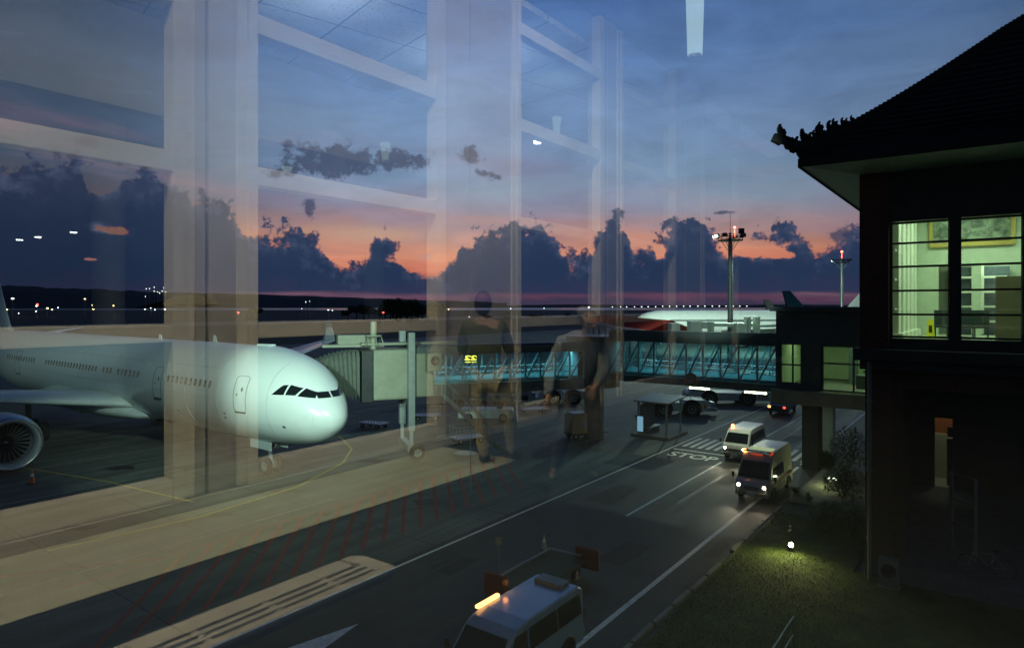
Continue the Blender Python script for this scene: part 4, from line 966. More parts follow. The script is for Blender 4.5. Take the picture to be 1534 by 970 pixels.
# open glazed door leaf
dl = MB(); a, b = W(U0+2.6, pxv(1426, U0+2.6), 0), W(U0+1.9, pxv(1461, U0+1.9), 0)
for p in (a, b): dl.bar(p+Vector((0, 0, .78)), p+Vector((0, 0, 3.75)), .09)
for z in (.82, 1.85, 2.75, 3.72): dl.bar(a+Vector((0, 0, z)), b+Vector((0, 0, z)), .06, .09)
d_ = dl.build('glazed_door', M['steel'], bd)
mb = MB(); mb.quad(a+Vector((0, 0, .8)), b+Vector((0, 0, .8)), b+Vector((0, 0, 3.7)), a+Vector((0, 0, 3.7))); mb.build('pane', M['tglass'], d_, solid=.01)
mb = MB(); q = W(U0-.28, 3.72, 0); mb.cyl(q, q+Vector((0, 0, 8.)), .07, n=10)
for z in (1.5, 4, 6.5): mb.cyl(q+Vector((0, 0, z)), q+Vector((0, 0, z+.12)), .095, n=10)
mb.build('downpipe', M['bridge_light'], bd)
# roof
K0 = (25.1, 5.8)
def hz(k): return 15.3+.84*k-.16*math.sin(min(k, 6)/6*PI)+(.35*math.exp(-max(k, 0)/.6) if k < 3 else 0)
rf = MB(); ks = [0, .25, .5, 1, 1.6, 2.4, 3.4, 4.6, 6, 7.5, 9.5]; vs = []; NV = 14
ezf = lambda k, f_: hz(k)-(.35*math.exp(-k/.6))*(1-math.exp(-f_*3))
for side in (0, 1):
    rows = []
    for k in ks:
        row = []
        for j in range(NV+1):
            fr = (j/NV)**1.6
            if side == 0: u, v = K0[0]+k, (K0[1]-k)*(1-fr)+(-16)*fr
            else: v, u = K0[1]-k, (K0[0]+k)*(1-fr)+48*fr
            row.append(W(u, v, ezf(k, fr*20)))
        rows.append(row)
    vs = [p for r in rows for p in r]
    rf.add(vs, [(a*(NV+1)+j, a*(NV+1)+j+1, (a+1)*(NV+1)+j+1, (a+1)*(NV+1)+j) for a in range(len(ks)-1) for j in range(NV)])
ro = rf.build('roof', M['roofshingle'], bd, solid=-.16)
# tile courses: small battens following the slope
tc_ = MB()
for i in range(26):
    k = .15+i*.34; a, b = W(K0[0]+k, K0[1]-k, hz(k)+.05), W(K0[0]+k, -12, ezf(k, 20)+.05)
    tc_.bar(W(K0[0]+k, K0[1]-k-.05, ezf(k, .3)+.04), b, .1, .05)
tc_.build('tile_course', M['roofshingle'], ro)
hp = MB(); pts = [W(K0[0]+k, K0[1]-k, hz(k)+.14) for k in [x*.25 for x in range(0, 38)]]
for a, b in zip(pts[:-1], pts[1:]): hp.bar(a, b, .3, .3)
for i in range(len(pts)*2-2): p = pts[i//2].lerp(pts[i//2+1], (i % 2)*.5); hp.box(p+Vector((0, 0, .15)), (.16, .16, .04), .8)
hp.build('hip_ridge', M['roofshingle'], ro)
og = MB()
def onpt(k, dz): return W(K0[0]+k, K0[1]-k, hz(max(k, 0))+dz)
orn = [(-.42, .72, .15), (-.36, .5, .13), (-.25, .3, .14), (-.1, .22, .17), (.05, .3, .15), (.2, .55, .14), (.26, .36, .14), (.42, .34, .15), (.6, .58, .12), (.66, .72, .1), (.75, .42, .14), (.95, .5, .15), (1.05, .62, .1), (1.15, .4, .13), (1.3, .5, .1), (1.42, .4, .1), (1.55, .46, .08), (-.46, .88, .08), (.15, .72, .08), (.5, .5, .1)]
for k, dz, r in orn:
    c_ = onpt(k, dz-.12); og.ball(c_, r*1.15, 9, (.95, .95, 1.1)); a_ = Vector((-.82, -.08, 0)); pr_ = c_
    for q_ in range(5):
        t_ = q_/4*2.6; nx_ = c_+a_*(r*1.3*math.sin(t_)*(1-.1*q_))+Vector((0, 0, r*1.5*(1-math.cos(t_))*.62+r*.3)); og.cyl(pr_, nx_, r*(.85-.11*q_), r*(.74-.11*q_), 7); pr_ = nx_
    og.ball(pr_, r*.28, 6)
for i in range(-3, 9): og.bar(onpt(i*.22, .05 if i >= 0 else .3-.1*i*.5), onpt(i*.22+.22, .05 if i >= -1 else .3), .16, .3)
og.build('ridge_ornament', M['roofshingle'], ro)
mb = MB(); ev = [W(K0[0]+.05, -16, 15.02), W(K0[0]+.05, K0[1]-.05, 15.08), W(48, K0[1]-.05, 15.02)]
mb.add([ev[0], ev[1], W(U0, 3.97, 14.86), W(U0, -16, 14.86)], [(0, 1, 2, 3)]); mb.add([ev[1], ev[2], W(48, 3.97, 14.86), W(U0, 3.97, 14.86)], [(0, 1, 2, 3)])
mb.build('eave_soffit', M['greencan'], bd, solid=.04)
mb = MB(); mb.bar(ev[0]+Vector((0, 0, .1)), ev[1]+Vector((0, 0, .12)), .08, .32); mb.bar(ev[1]+Vector((0, 0, .12)), ev[2]+Vector((0, 0, .1)), .08, .32); mb.build('fascia', M['roofshingle'], bd)
cu = thing('condenser_unit', 'pale outdoor condenser box standing against the dark brick pier', 'air unit', W(26.45, 3.05, 0), ROAD_A)
mb = MB(); mb.box((0, 0, .62), (.4, .6, .95)); mb.box((0, 0, .07), (.5, .7, .14)); mb.build('case', M['bridge_light'], cu, bevel=.02)
mb = MB(); mb.ring((-.205, 0, .72), (-1, 0, 0), [(0, .01), (0, .24), (.02, .24), (.02, .2)], 16); mb.build('grille', M['dark_metal'], cu)
# bicycle
bk = thing('bicycle', 'dark bicycle leaning on its stand at the edge of the paved undercroft', 'bicycle', W(U0+.6, pxv(1478, U0+.6), .76), rz_of(P)+.1)
def bwheel(y):
    w_ = MB(); w_.ring((-.015, y, .33), (1, 0, 0), [(0, .30), (0, .33), (.03, .33), (.03, .30), (0, .30)], 28); o = w_.build('wheel', M['rubber'], bk)
    sp = MB()
    for i in range(14): a = 2*PI*i/14; sp.cyl((0, y, .33), (0, y+.3*math.cos(a), .33+.3*math.sin(a)), .003, n=4)
    sp.cyl((-.05, y, .33), (.05, y, .33), .02, n=8); sp.build('spokes', M['rim'], o)
bwheel(.52); bwheel(-.52)
mb = MB(); mb.tube([(0, -.52, .33), (0, -.1, .3), (0, .38, .75), (0, -.22, .78), (0, -.1, .3)], .016); mb.tube([(0, -.52, .33), (0, -.22, .72)], .012); mb.tube([(0, .36, .88), (0, .42, .6), (0, .52, .33)], .016); mb.build('frame', M['grey_paint'], bk)
mb = MB(); mb.tube([(-.28, .26, .98), (-.2, .34, .95), (.2, .34, .95), (.28, .26, .98)], .014); mb.build('handlebar', M['rim'], bk)
mb = MB(); mb.ball((0, -.26, .9), .12, 10, (.6, 1.1, .35)); mb.cyl((0, -.25, .75), (0, -.26, .9), .014); mb.build('saddle', M['black'], bk)
mb = MB(); mb.cyl((-.02, -.1, .3), (.02, -.1, .3), .09, n=16); mb.bar((.05, -.1, .3), (.05, -.05, .14), .02); mb.bar((-.05, -.1, .3), (-.05, -.15, .46), .02); mb.build('crank', M['dark_metal'], bk)

# ------------------------------------------------------------------ lawn furniture and planting
def spotlight(px, py, label):
    p = G(px, py, .25); t = thing('garden_spotlight', label, 'lamp', (p.x, p.y, .1))
    MB().cyl((0, 0, 0), (0, 0, .16), .03, n=8).build('stake', M['black'], t)
    MB().cyl((0, .05, .17), (0, -.12, .26), .09, .11, 14).build('shade', M['dark_metal'], t)
    MB().cyl((0, -.12, .262), (0, -.135, .268), .095, n=14).build('lens', M['headlamp_soft2'], t)
    return p
M['headlamp_soft2'] = emat('garden_lamp_glow', (1, .95, .55), 60)
p = spotlight(1183, 818, 'small bright spotlight glowing on the lawn beside the road')
lamp('SPOT', (p.x-.05, p.y-.2, 1.15), 270, (1, .92, .35), .05, (p.x-1.5, p.y-2.2, 0), 2.95, 1.)
lamp('POINT', (p.x-.1, p.y-.25, 1.0), 14, (1, .92, .35), .05)
for (u_, v_, e_) in ((22, 7.2, 8), (16.5, 7.4, 7), (28, 7.4, 6)): pass
t = thing('strip_lamp', 'curved glowing strip lamp at the foot of the planting by the bridge pier', 'lamp', G(1255, 717, .2))
pts = [Vector((-.55, -.1, .06)), Vector((-.35, -.02, .02)), Vector((-.1, 0, 0)), Vector((.3, .0, 0)), Vector((.9, .05, 0))]
MB().tube(pts[:3], .05, 8).build('glowing_tube', M['barlamp'], t); MB().tube([q+Vector((0, .05, -.07)) for q in pts], .07, 8).build('housing', M['greencan'], t)
q = G(1250, 717, .4); lamp('POINT', (q.x-.6, q.y-.6, .7), 34, (.9, 1, .4), .1)
M['plant'] = mat('shrub_leaves', (.06, .10, .03), .7, var=.5, scale=3)
M['plant2'] = mat('spiky_leaves', (.07, .10, .06), .6, var=.4, scale=3)
def leafy(label, loc, r, n, h):
    t = thing('shrub', label, 'shrub', loc); mb = MB()
    for i in range(n):
        a = random.uniform(0, 2*PI); b = random.uniform(.1, 1); rr = r*math.sqrt(random.random()); z = h*random.uniform(.15, 1)*(1-.4*(rr/r)**2)
        c = Vector((rr*math.cos(a), rr*math.sin(a), z)); d = Vector((math.cos(a)*.8+random.gauss(0, .4), math.sin(a)*.8+random.gauss(0, .4), random.gauss(.1, .4))).normalized(); s = random.uniform(.07, .16); o = d.cross(Vector((0, 0, 1))).normalized()
        mb.add([c-d*s, c+o*s*.4, c+d*s, c-o*s*.4], [(0, 1, 2, 3)])
    mb.build('foliage', M['plant'], t); sm = MB()
    for i in range(7): a = i*.9; sm.cyl((0, 0, 0), (r*.5*math.cos(a), r*.5*math.sin(a), h*.7), .025, .01, 5)
    sm.build('stem', M['bark'], t); return t
def spiky(label, loc, r, n):
    t = thing('spiky_plant', label, 'plant', loc); mb = MB()
    for i in range(n):
        a = random.uniform(0, 2*PI); e = random.uniform(.25, 1.3); L_ = r*random.uniform(.6, 1.1); pr = None; w = .045
        o = Vector((-math.sin(a), math.cos(a), 0)); pp = []
        for k in range(5):
            q = k/4; pp.append(Vector((math.cos(a)*math.cos(e)*L_*q, math.sin(a)*math.cos(e)*L_*q, math.sin(e)*L_*q-.5*L_*q*q*q+.05)))
        for k in range(4): w0, w1 = w*(1-k/4), w*(1-(k+1)/4); mb.add([pp[k]-o*w0, pp[k]+o*w0, pp[k+1]+o*w1, pp[k+1]-o*w1], [(0, 1, 2, 3)])
    mb.build('leaves', M['plant2'], t); return t
for i, (px, py, r, h, l) in enumerate(((1265, 745, 1.0, 1.9, 'tall leafy shrub against the building beside the strip lamp'), (1272, 700, 1.1, 2.6, 'dark tall shrub under the footbridge next to the pier'), (1245, 790, .9, 1.2, 'rounded low shrub between spiky plants and the downpipe'), (1278, 800, .9, 1.5, 'dark shrub in front of the brick pier'), (1238, 700, .5, 1.0, 'small shrub just left of the strip lamp'))):
    p = G(px, py, .1); leafy(l, (p.x, p.y, .1), r, 1700, h)
for i, (px, py, r, l) in enumerate(((1192, 740, .8, 'grey green spiky plant nearest the road on the lawn'), (1212, 752, .9, 'spiky rosette plant right of the one nearest the road'), (1222, 780, .8, 'low spiky plant below the other two rosettes'), (1247, 690, .9, 'spiky leaved plant next to the pier of the footbridge'))):
    p = G(px, py, .1); spiky(l, (p.x, p.y, .1), r, 60)
gb = MB()
for i in range(26000):
    u = random.uniform(-2, 33); v = 8.35-random.random()**1.3*6.0
    if v < 4.2 and u > 27: continue
    s = random.uniform(.03, .085); a = random.uniform(0, PI); p = W(u, v, .1); o = Vector((math.cos(a), math.sin(a), 0))
    gb.add([p-o*.012, p+o*.012, p+Vector((random.gauss(0, .03), random.gauss(0, .03), s))], [(0, 1, 2)])
M['blade'] = mat('grass_blades', (.11, .16, .035), .8, var=.5, scale=.7)
tag(gb.build('grass', M['blade']), 'short patchy grass growing on the lawn beside the kerb', 'grass', kind='stuff')
rl_ = thing('railing', 'thin metal handrail with upright post at the bottom edge of the lawn', 'railing', (8.05, 18.6, .1))
mb = MB(); mb.tube([(0, 0, 1.05), (-2.4, -3.2, 1.0)], .028); mb.tube([(0, 0, .55), (-2.4, -3.2, .5)], .02); mb.build('rail', M['steel'], rl_)
for q in (0, .5, 1): MB().cyl((-2.4*q, -3.2*q, 0), (-2.4*q, -3.2*q, 1.03), .03, n=8).build('post', M['steel'], rl_)

# ------------------------------------------------------------------ road vehicles
def body_mb(prof, w, belt, tumble, nose=.0):
    hw = lambda z: w/2-max(0, z-belt)*tumble
    n = len(prof); ymax = max(p[0] for p in prof); ymin = min(p[0] for p in prof)
    vs = []
    for sg in (-1, 1):
        for y, z in prof: vs.append((sg*(hw(z)-(nose if y > ymax-.12 or y < ymin+.03 else 0)), y, z))
    m_ = MB(); m_.add(vs, [tuple(range(n))[::-1], tuple(range(n, 2*n))]+[(i, (i+1) % n, n+(i+1) % n, n+i) for i in range(n)]); return m_, hw
def side_glass(t, polys, hw, name='side_window', off=.015):
    for sg in (-1, 1):
        for poly in polys:
            mb = MB(); n = len(poly); a = [(sg*(hw(z)+off), y, z) for y, z in poly]; b = [(sg*(hw(z)-.02), y, z) for y, z in poly]
            mb.add(a+b, [tuple(range(n))]+[(i, (i+1) % n, n+(i+1) % n, n+i) for i in range(n)]); mb.build(name, M['dglass'], t)
def ride_van(label, cat, loc, heading, paint, H=2.0, L=4.7, w=1.72, amb=False, beacon=None, name='van'):
    t = thing(name, label, cat, loc, rz_of(heading)); h = L/2; k = H-2.0
    prof = [(h-.05, .32), (h, .45), (h, .78), (h-.12, 1.02), (h-.32, 1.10), (h-.86, 1.74+k*.6), (h-1.12, 1.90+k), (h-1.6, 1.97+k), (-h+.25, 1.97+k), (-h+.05, 1.85+k), (-h, 1.1), (-h, .35), (-h+.1, .28)]
    mb, hw = body_mb(prof, w, 1.0, .11, .06); mb.build('body', paint, t, bevel=.05)
    z1 = 1.74+k*.6
    mb = MB(); q = .09
    def wp(s): # along windscreen
        return (h-.32-.54*s+.018, 1.10+(z1-1.10)*s+.014)
    (ya, za), (yb, zb) = wp(.08), wp(.94)
    mb.quad((-hw(za)+q, ya, za), (hw(za)-q, ya, za), (hw(zb)-q, yb, zb), (-hw(zb)+q, yb, zb)); mb.build('windscreen', M['dglass'], t, solid=.012)
    side_glass(t, [[(h-.62, 1.12), (h-1.5, 1.12), (h-1.5, 1.66), (h-1.02, 1.66)], [(h-1.62, 1.12), (h-2.9, 1.12), (h-2.9, 1.66), (h-1.62, 1.66)]]+([] if amb else [[(h-3.0, 1.12), (-h+.25, 1.12), (-h+.25, 1.66), (h-3.0, 1.66)]]), hw)
    mb = MB(); mb.quad((-w*.4, -h-.012, 1.15), (w*.4, -h-.012, 1.15), (w*.36, -h+.01, 1.7), (-w*.36, -h+.01, 1.7)); mb.build('rear_window', M['dglass'], t, solid=.01)
    for sg in (-1, 1):
        mb = MB(); mb.box((sg*(w/2-.24), h+.012, .84), (.30, .05, .2)); hl = mb.build('headlight', M['lip'], t, bevel=.03)
        mb = MB(); mb.ball((sg*(w/2-.24), h+.035, .84), .085, 10, (1, .35, .9)); mb.build('bulb', M['headlamp'], hl)
        mb = MB(); mb.box((sg*(w/2-.12), -h-.005, .95), (.14, .04, .4)); mb.build('tail_light', M['red'], t)
        mb = MB(); mb.bar((sg*(w/2-.02), h-.5, 1.12), (sg*(w/2+.16), h-.42, 1.2), .03); mb.box((sg*(w/2+.19), h-.42, 1.24), (.14, .07, .26)); mb.build('wing_mirror', M['black'], t, bevel=.02)
        for y in (h-.95, -h+.95):
            wheel(t, (sg*(w/2-.1), y, .32), .32, .2)
            ah = MB(); ah.ring((sg*(w/2+.004), y, .34), (sg, 0, 0), [(0, .01), (0, .38), (.006, .38), (.006, .34)], 20); ah.build('wheel_arch', M['black'], t)
    mb = MB(); mb.box((0, h+.02, .45), (w*.94, .1, .2)); mb.box((0, -h-.02, .45), (w*.94, .1, .2)); mb.build('bumper', M['bridge_light'], t, bevel=.04)
    mb = MB()
    for z in (.68, .74, .80): mb.box((0, h+.01, z), (w*.42, .04, .025))
    mb.build('grille', M['black'], t)
    mb = MB(); mb.box((0, h+.075, .45), (.42, .012, .13)); mb.build('number_plate', M['white_paint'], t)
    mb = MB(); mb.bar((-.1, h-.36, 1.12), (-.5, h-.46, 1.32), .02); mb.bar((.3, h-.36, 1.12), (-.1, h-.46, 1.32), .02); mb.build('wiper', M['black'], t)
    if amb:
        zt = 1.97+k
        lb = MB(); lb.box((0, h-1.15, zt+.03), (w*.8, .3, .08)); o = lb.build('light_bar', M['bridge_light'], t, bevel=.02)
        for sg in (-1, 1): mb = MB(); mb.box((sg*w*.39, h-1.13, zt+.0), (.16, .2, .16)); mb.build('beacon', M['redglow'] if sg < 0 else M['amber'], o, bevel=.03)
        mb = MB(); mb.box((0, h-.93, zt-.10), (w*.34, .05, .06)); mb.build('front_lamp', M['redglow'], o)
        rb = MB()
        for y in (h-1.5, h-1.8, h-2.1): rb.box((0, y, zt+.03), (w*.66, .16, .05))
        rb.build('roof_rib', M['rib_glow'], t)
        st_ = MB()
        for sg in (-1, 1): st_.box((sg*(w/2+.004), -.4, .86), (.012, L*.7, .14))
        st_.build('side_stripe', M['red'], t)
    if beacon: beacon(t, h, w, 1.97+k)
    return t
M['rib_glow'] = emat('lit_rib_glow', (.8, 1, .55), .55)  # light falling on the roof ribs, put in as faint emission
def headbeams(loc, heading, e, w=1.4):
    n = Vector((-heading.y, heading.x, 0))
    for s in (-.5, .5):
        p = Vector(loc)+heading*2.5+n*(s*w)+Vector((0, 0, .85)); lamp('SPOT', p, e, (1, .88, .6), .05, p+heading*10+Vector((0, 0, -1.3)), 1.0, .7)
va = G(1126, 752)+R*2.4
va = Vector((va.x, va.y, .004)); ride_van('white ambulance van with glowing roof bar driving with its headlights on', 'ambulance', va, -R, M['van_white'], H=2.42, L=4.9, w=1.75, amb=True, name='ambulance'); headbeams(va, -R, 240)
vb = G(1100, 691)+R*2.1; vb = Vector((vb.x, vb.y, .004))
def bc(t, h, w, zt): mb = MB(); mb.cyl((w*.3, h-1.25, zt), (w*.3, h-1.25, zt+.05), .1, n=12); mb.ball((w*.3, h-1.25, zt+.12), .11, 10); mb.build('beacon', M['amber'], t)
ride_van('smaller silver van with one amber beacon driving just behind the ambulance', 'van', vb, -R, M['van_white'], H=2.0, L=4.2, w=1.66, beacon=bc); headbeams(vb, -R, 170, 1.3)
vc = W(14.4, 10.5, .004)
def bc2(t, h, w, zt):
    mb = MB(); mb.box((w*.43, h-1.75, zt+.05), (.12, .95, .09)); o = mb.build('beacon_bar', M['amber2'], t, bevel=.02)
    mb = MB(); mb.box((0, -h+.55, zt+.06), (w*.55, .5, .12)); mb.build('roof_box', M['bridge_light'], t, bevel=.03)
M['amber2'] = emat('orange_bar_glow', (1, .42, .12), 5)
ride_van('pale blue van with a lit orange bar along its roof edge passing closest below', 'van', vc, -R, M['van_blue'], H=1.9, L=4.4, w=1.68, beacon=bc2); headbeams(vc, -R, 60)
q = vc+R*(.4)+P*.75; lamp('POINT', (q.x, q.y, 2.12), 2.2, (1, .35, .08), .08)
# small dark car beyond the crossing
def small_car(label, loc, heading, paint, lights=True):
    t = thing('car', label, 'car', loc, rz_of(heading)); h = 2.05; w = 1.66
    prof = [(h, .3), (h, .62), (h-.15, .8), (h-1.0, .95), (h-1.65, 1.42), (-h+1.0, 1.46), (-h+.35, 1.0), (-h, .92), (-h, .32)]
    mb, hw = body_mb(prof, w, .9, .28, .08); mb.build('body', paint, t, bevel=.06)
    side_glass(t, [[(h-1.15, .98), (h-1.9, .98), (h-1.9, 1.34), (h-1.62, 1.34)], [(h-2.0, .98), (-h+.7, .98), (-h+1.05, 1.36), (h-2.0, 1.36)]], hw)
    mb = MB(); mb.quad((-.62, h-1.02, 1.0), (.62, h-1.02, 1.0), (.52, h-1.58, 1.41), (-.52, h-1.58, 1.41)); mb.build('windscreen', M['dglass'], t, solid=.02)
    mb = MB(); mb.quad((-.6, -h+.40, 1.06), (.6, -h+.40, 1.06), (.52, -h+.92, 1.45), (-.52, -h+.92, 1.45)); mb.build('rear_window', M['dglass'], t, solid=.02)
    for sg in (-1, 1):
        mb = MB(); mb.box((sg*.62, h+.0, .66), (.3, .06, .14)); mb.build('headlight', M['lip'], t, bevel=.02)
        mb = MB(); mb.box((sg*.66, -h-.0, .78), (.22, .05, .16)); mb.build('tail_light', M['tail_on'] if sg > 0 else M['amber'], t, bevel=.02)
        for y in (h-.75, -h+.75): wheel(t, (sg*(w/2-.1), y, .3), .3, .19)
    return t
M['tail_on'] = emat('tail_lamp_glow', (1, .05, .03), 6)
M['darkcar'] = mat('dark_car_paint', (.05, .06, .06), .3, coat=.5)
small_car('small dark car with a lit amber and red rear driving away beyond the crossing', W(64.5, 16.2, .004), R, M['darkcar'])
# tow tractors
def tow_tractor(label, loc, heading, L, w=2.6):
    t = thing('tow_tractor', label, 'tow tractor', loc, rz_of(heading)); h = L/2
    prof = [(h, .5), (h, 1.15), (h-.3, 1.4), (h-2.0, 1.45), (h-2.1, 1.3), (-h+2.3, 1.25), (-h+2.2, 1.5), (-h+.2, 1.5), (-h, 1.2), (-h, .5)]
    mb, hw = body_mb(prof, w, 2, 0); mb.build('body', M['tugwhite'], t, bevel=.06)
    mb = MB(); mb.prism([(h-.25, 1.4), (h-.6, 1.95), (h-1.7, 2.0), (h-1.8, 1.44)], -1.15, -.1); mb.build('cabin', M['tugwhite'], t, bevel=.05)
    mb = MB(); mb.quad((-1.17, h-.5, 1.5), (-1.17, h-.75, 1.88), (-1.17, h-1.6, 1.9), (-1.17, h-1.65, 1.5)); mb.quad((-.08, h-.5, 1.5), (-.08, h-.75, 1.88), (-.08, h-1.6, 1.9), (-.08, h-1.65, 1.5)); mb.build('cabin_window', M['dglass'], t, solid=.01)
    for sg in (-1, 1):
        for y in (h-L*.27, -h+L*.27):
            wheel(t, (sg*(w/2-.16), y, .68), .68, .45)
            a = MB(); a.ring((sg*(w/2+.006), y, .7), (sg, 0, 0), [(0, .01), (0, .86), (.01, .86), (.01, .8)], 20); a.build('wheel_arch', M['black'], t)
        mb = MB(); mb.bar((sg*(w/2-.1), -h+.2, 1.5), (sg*(w/2-.1), -h+1.6, 1.9), .05); mb.bar((sg*(w/2-.1), -h+1.6, 1.9), (sg*(w/2-.1), -h+1.6, 1.5), .05); mb.build('handrail', M['steel'], t)
        mb = MB()
        for i in range(3): mb.box((sg*(w/2+.01), -h+.35+i*.35, .9), (.014, .18, .32))
        mb.build('side_marking', M['orange'], t)
    mb = MB(); mb.box((0, -h-.35, .62), (w*.9, .7, .3)); mb.box((0, -h-.6, .9), (w*.5, .3, .6)); mb.box((0, h+.2, .6), (w*.85, .4, .25)); mb.bar((0, -h-.6, .5), (0, -h-1.1, .45), .25); mb.build('coupling', M['grey_paint'], t, bevel=.03)
    return t
M['tugwhite'] = mat('tractor_off_white', (.5, .54, .5), .5, var=.15)
p = G(1092, 607); tow_tractor('long low white tow tractor parked behind the footbridge between the tube lights', (p.x, p.y+1.2, 0), along(-1, .06), 8.2)
p = G(1026, 624); tow_tractor('nearer white tow tractor half hidden behind the small shelter', (p.x-.6, p.y+1.3, 0), along(-1, .02), 5.6, 2.4)
# shelter
sh = thing('shelter', 'small open shelter with pale slanted roof and lit blue panel beside the road edge', 'shelter', W(47.6, 21.2), ROAD_A)
mb = MB(); mb.add([(-1.5, -1.5, 2.75), (1.9, -1.5, 2.95), (1.9, 1.4, 2.95), (-1.5, 1.4, 2.75), (-1.5, -1.5, 2.65), (1.9, -1.5, 2.85), (1.9, 1.4, 2.85), (-1.5, 1.4, 2.65)], [(0, 1, 2, 3), (7, 6, 5, 4), (0, 4, 5, 1), (1, 5, 6, 2), (2, 6, 7, 3), (3, 7, 4, 0)]); mb.build('roof', M['bridge_light'], sh)
for x, y in ((-1.2, -1.2), (1.5, -1.2), (1.5, 1.1), (-1.2, 1.1)): MB().box((x, y, 1.35), (.12, .12, 2.7)).build('post', M['steel'], sh)
mb = MB(); mb.box((.2, 1.0, 1.3), (2.6, .06, 2.2)); mb.build('back_panel', M['blockwall'], sh)
mb = MB(); mb.box((.2, 0, .09), (3.6, 3.2, .18)); mb.build('base', M['concrete'], sh, bevel=.02)
mb = MB(); mb.box((.2, .6, .55), (2.2, .5, .08)); mb.box((-.7, .6, .33), (.08, .4, .42)); mb.box((1.1, .6, .33), (.08, .4, .42)); mb.build('bench', M['steel'], sh)
M['bluepanel'] = emat('lit_blue_panel', (.35, .75, 1), .55)
mb = MB(); mb.box((-1.3, .9, .95), (.06, .55, 1.3)); o = mb.build('notice_board', M['steel'], sh); mb = MB(); mb.box((-1.34, .9, .95), (.02, .47, 1.15)); mb.build('lit_face', M['bluepanel'], o)
# belt loader and vans under the jet bridge
def belt_loader(label, loc, heading):
    t = thing('belt_loader', label, 'belt loader', loc, rz_of(heading))
    mb = MB(); mb.prism([(2.4, .35), (2.4, .95), (2.1, 1.1), (-2.3, 1.1), (-2.4, .9), (-2.4, .35)], -.85, .85); mb.build('chassis', M['tugwhite'], t, bevel=.05)
    mb = MB(); mb.prism([(3.6, 2.35), (3.6, 2.6), (-3.4, 1.6), (-3.4, 1.35)], -.38, .38); mb.build('conveyor', M['bridge_light'], t, bevel=.02)
    mb = MB(); mb.prism([(3.5, 2.61), (3.5, 2.64), (-3.3, 1.65), (-3.3, 1.62)], -.3, .3); mb.build('belt', M['rubber'], t)
    mb = MB(); mb.bar((0, .8, 1.0), (0, 2.0, 2.25), .12); mb.bar((.5, -1.6, 1.1), (.5, -1.6, 1.9), .05); mb.bar((.5, -.9, 1.1), (.5, -.9, 1.9), .05); mb.bar((.5, -1.6, 1.9), (.5, -.9, 1.9), .05); mb.build('support', M['steel'], t)
    mb = MB(); mb.box((-.55, -1.2, 1.25), (.5, .5, .12)); mb.box((-.55, -1.42, 1.5), (.5, .08, .45)); mb.build('seat', M['black'], t)
    for sg in (-1, 1):
        for y in (1.5, -1.5): wheel(t, (sg*.78, y, .38), .38, .25)
    mb = MB(); mb.box((.86, .2, .8), (.02, 1.4, .22)); mb.build('side_stripe', M['red'], t)
    return t
p = G(728, 632); belt_loader('belt loader with long pale conveyor parked under the jet bridge', (p.x, p.y+.8, 0), along(-1, .02))
p = G(762, 602); ride_van('boxy grey van parked in the dark behind the belt loader', 'van', (p.x, p.y+.5, 0), along(1, .3), M['grey_paint'], H=2.5, L=5)
p = G(722, 600); 
def pickup(label, loc, heading):
    t = thing('pickup_truck', label, 'pickup truck', loc, rz_of(heading)); h = 2.5; w = 1.75
    prof = [(h, .4), (h, .9), (h-.2, 1.02), (h-1.2, 1.1), (h-1.7, 1.65), (h-2.9, 1.68), (h-3.1, 1.1), (-h, 1.08), (-h, .42)]
    mb, hw = body_mb(prof, w, 1.0, .15, .05); mb.build('body', M['van_white'], t, bevel=.05)
    side_glass(t, [[(h-1.4, 1.12), (h-2.15, 1.12), (h-2.15, 1.55), (h-1.75, 1.55)], [(h-2.22, 1.12), (h-2.95, 1.12), (h-2.85, 1.55), (h-2.22, 1.55)]], hw)
    for sg in (-1, 1):
        mb = MB(); mb.box((sg*.65, h, .8), (.3, .05, .16)); mb.build('headlight', M['lip'], t)
        for y in (h-.85, -h+.95): wheel(t, (sg*.8, y, .36), .36, .22)
    mb = MB(); mb.box((0, -.4+-1.2, 1.11), (1.5, 1.7, .03)); mb.build('cargo_bed', M['black'], t)
    return t
pickup('white pickup truck parked behind the belt loader near the airliner', (p.x, p.y+.5, 0), along(-1, .15))
p = G(842, 606); tow_tractor('small tow tractor beyond the tunnel end near the rotunda', (p.x, p.y+1, 0), along(1, .1), 4.6, 2.0)
# tilted dolly frame, manhole, bits round the pedestal
dl = thing('baggage_dolly', 'empty dark wire sided baggage dolly standing left of the pale round cover', 'dolly', G(701, 662), .5)
mb = MB(); mb.box((0, 0, .4), (2.4, 1.3, .08)); mb.bar((1.2, 0, .35), (2.0, 0, .25), .05); mb.build('deck', M['steel'], dl)
mb = MB()
for x in [-1.2+.3*i for i in range(9)]: mb.bar((x, -.62, .42), (x, -.62, 1.25), .03)
for z in (.7, 1.0, 1.25): mb.bar((-1.2, -.62, z), (1.2, -.62, z), .03)
for y in (-.6, 0, .6): mb.bar((-1.2, y, .42), (-1.2, y, 1.25), .03)
mb.bar((-1.2, -.62, 1.25), (-1.2, .62, 1.25), .03); mb.build('wire_side', M['steel'], dl)
for x in (-.8, .8):
    for y in (-.5, .5): wheel(dl, (x, y, .2), .2, .1, (0, 1, 0))
mc = G(697, 678); mb = MB(); mb.cyl((mc.x, mc.y, .0), (mc.x, mc.y, .03), .78, .72, 28); tag(mb.build('manhole_cover', M['greencan']), 'pale round cover set in the apron beside the dolly', 'manhole cover')
gp = thing('ground_power_unit', 'tan box shaped ground power unit on wheels in front of the rotunda pedestal', 'power unit', G(872, 655), .35)
M['tan'] = mat('tan_panel', (.42, .34, .22), .6)
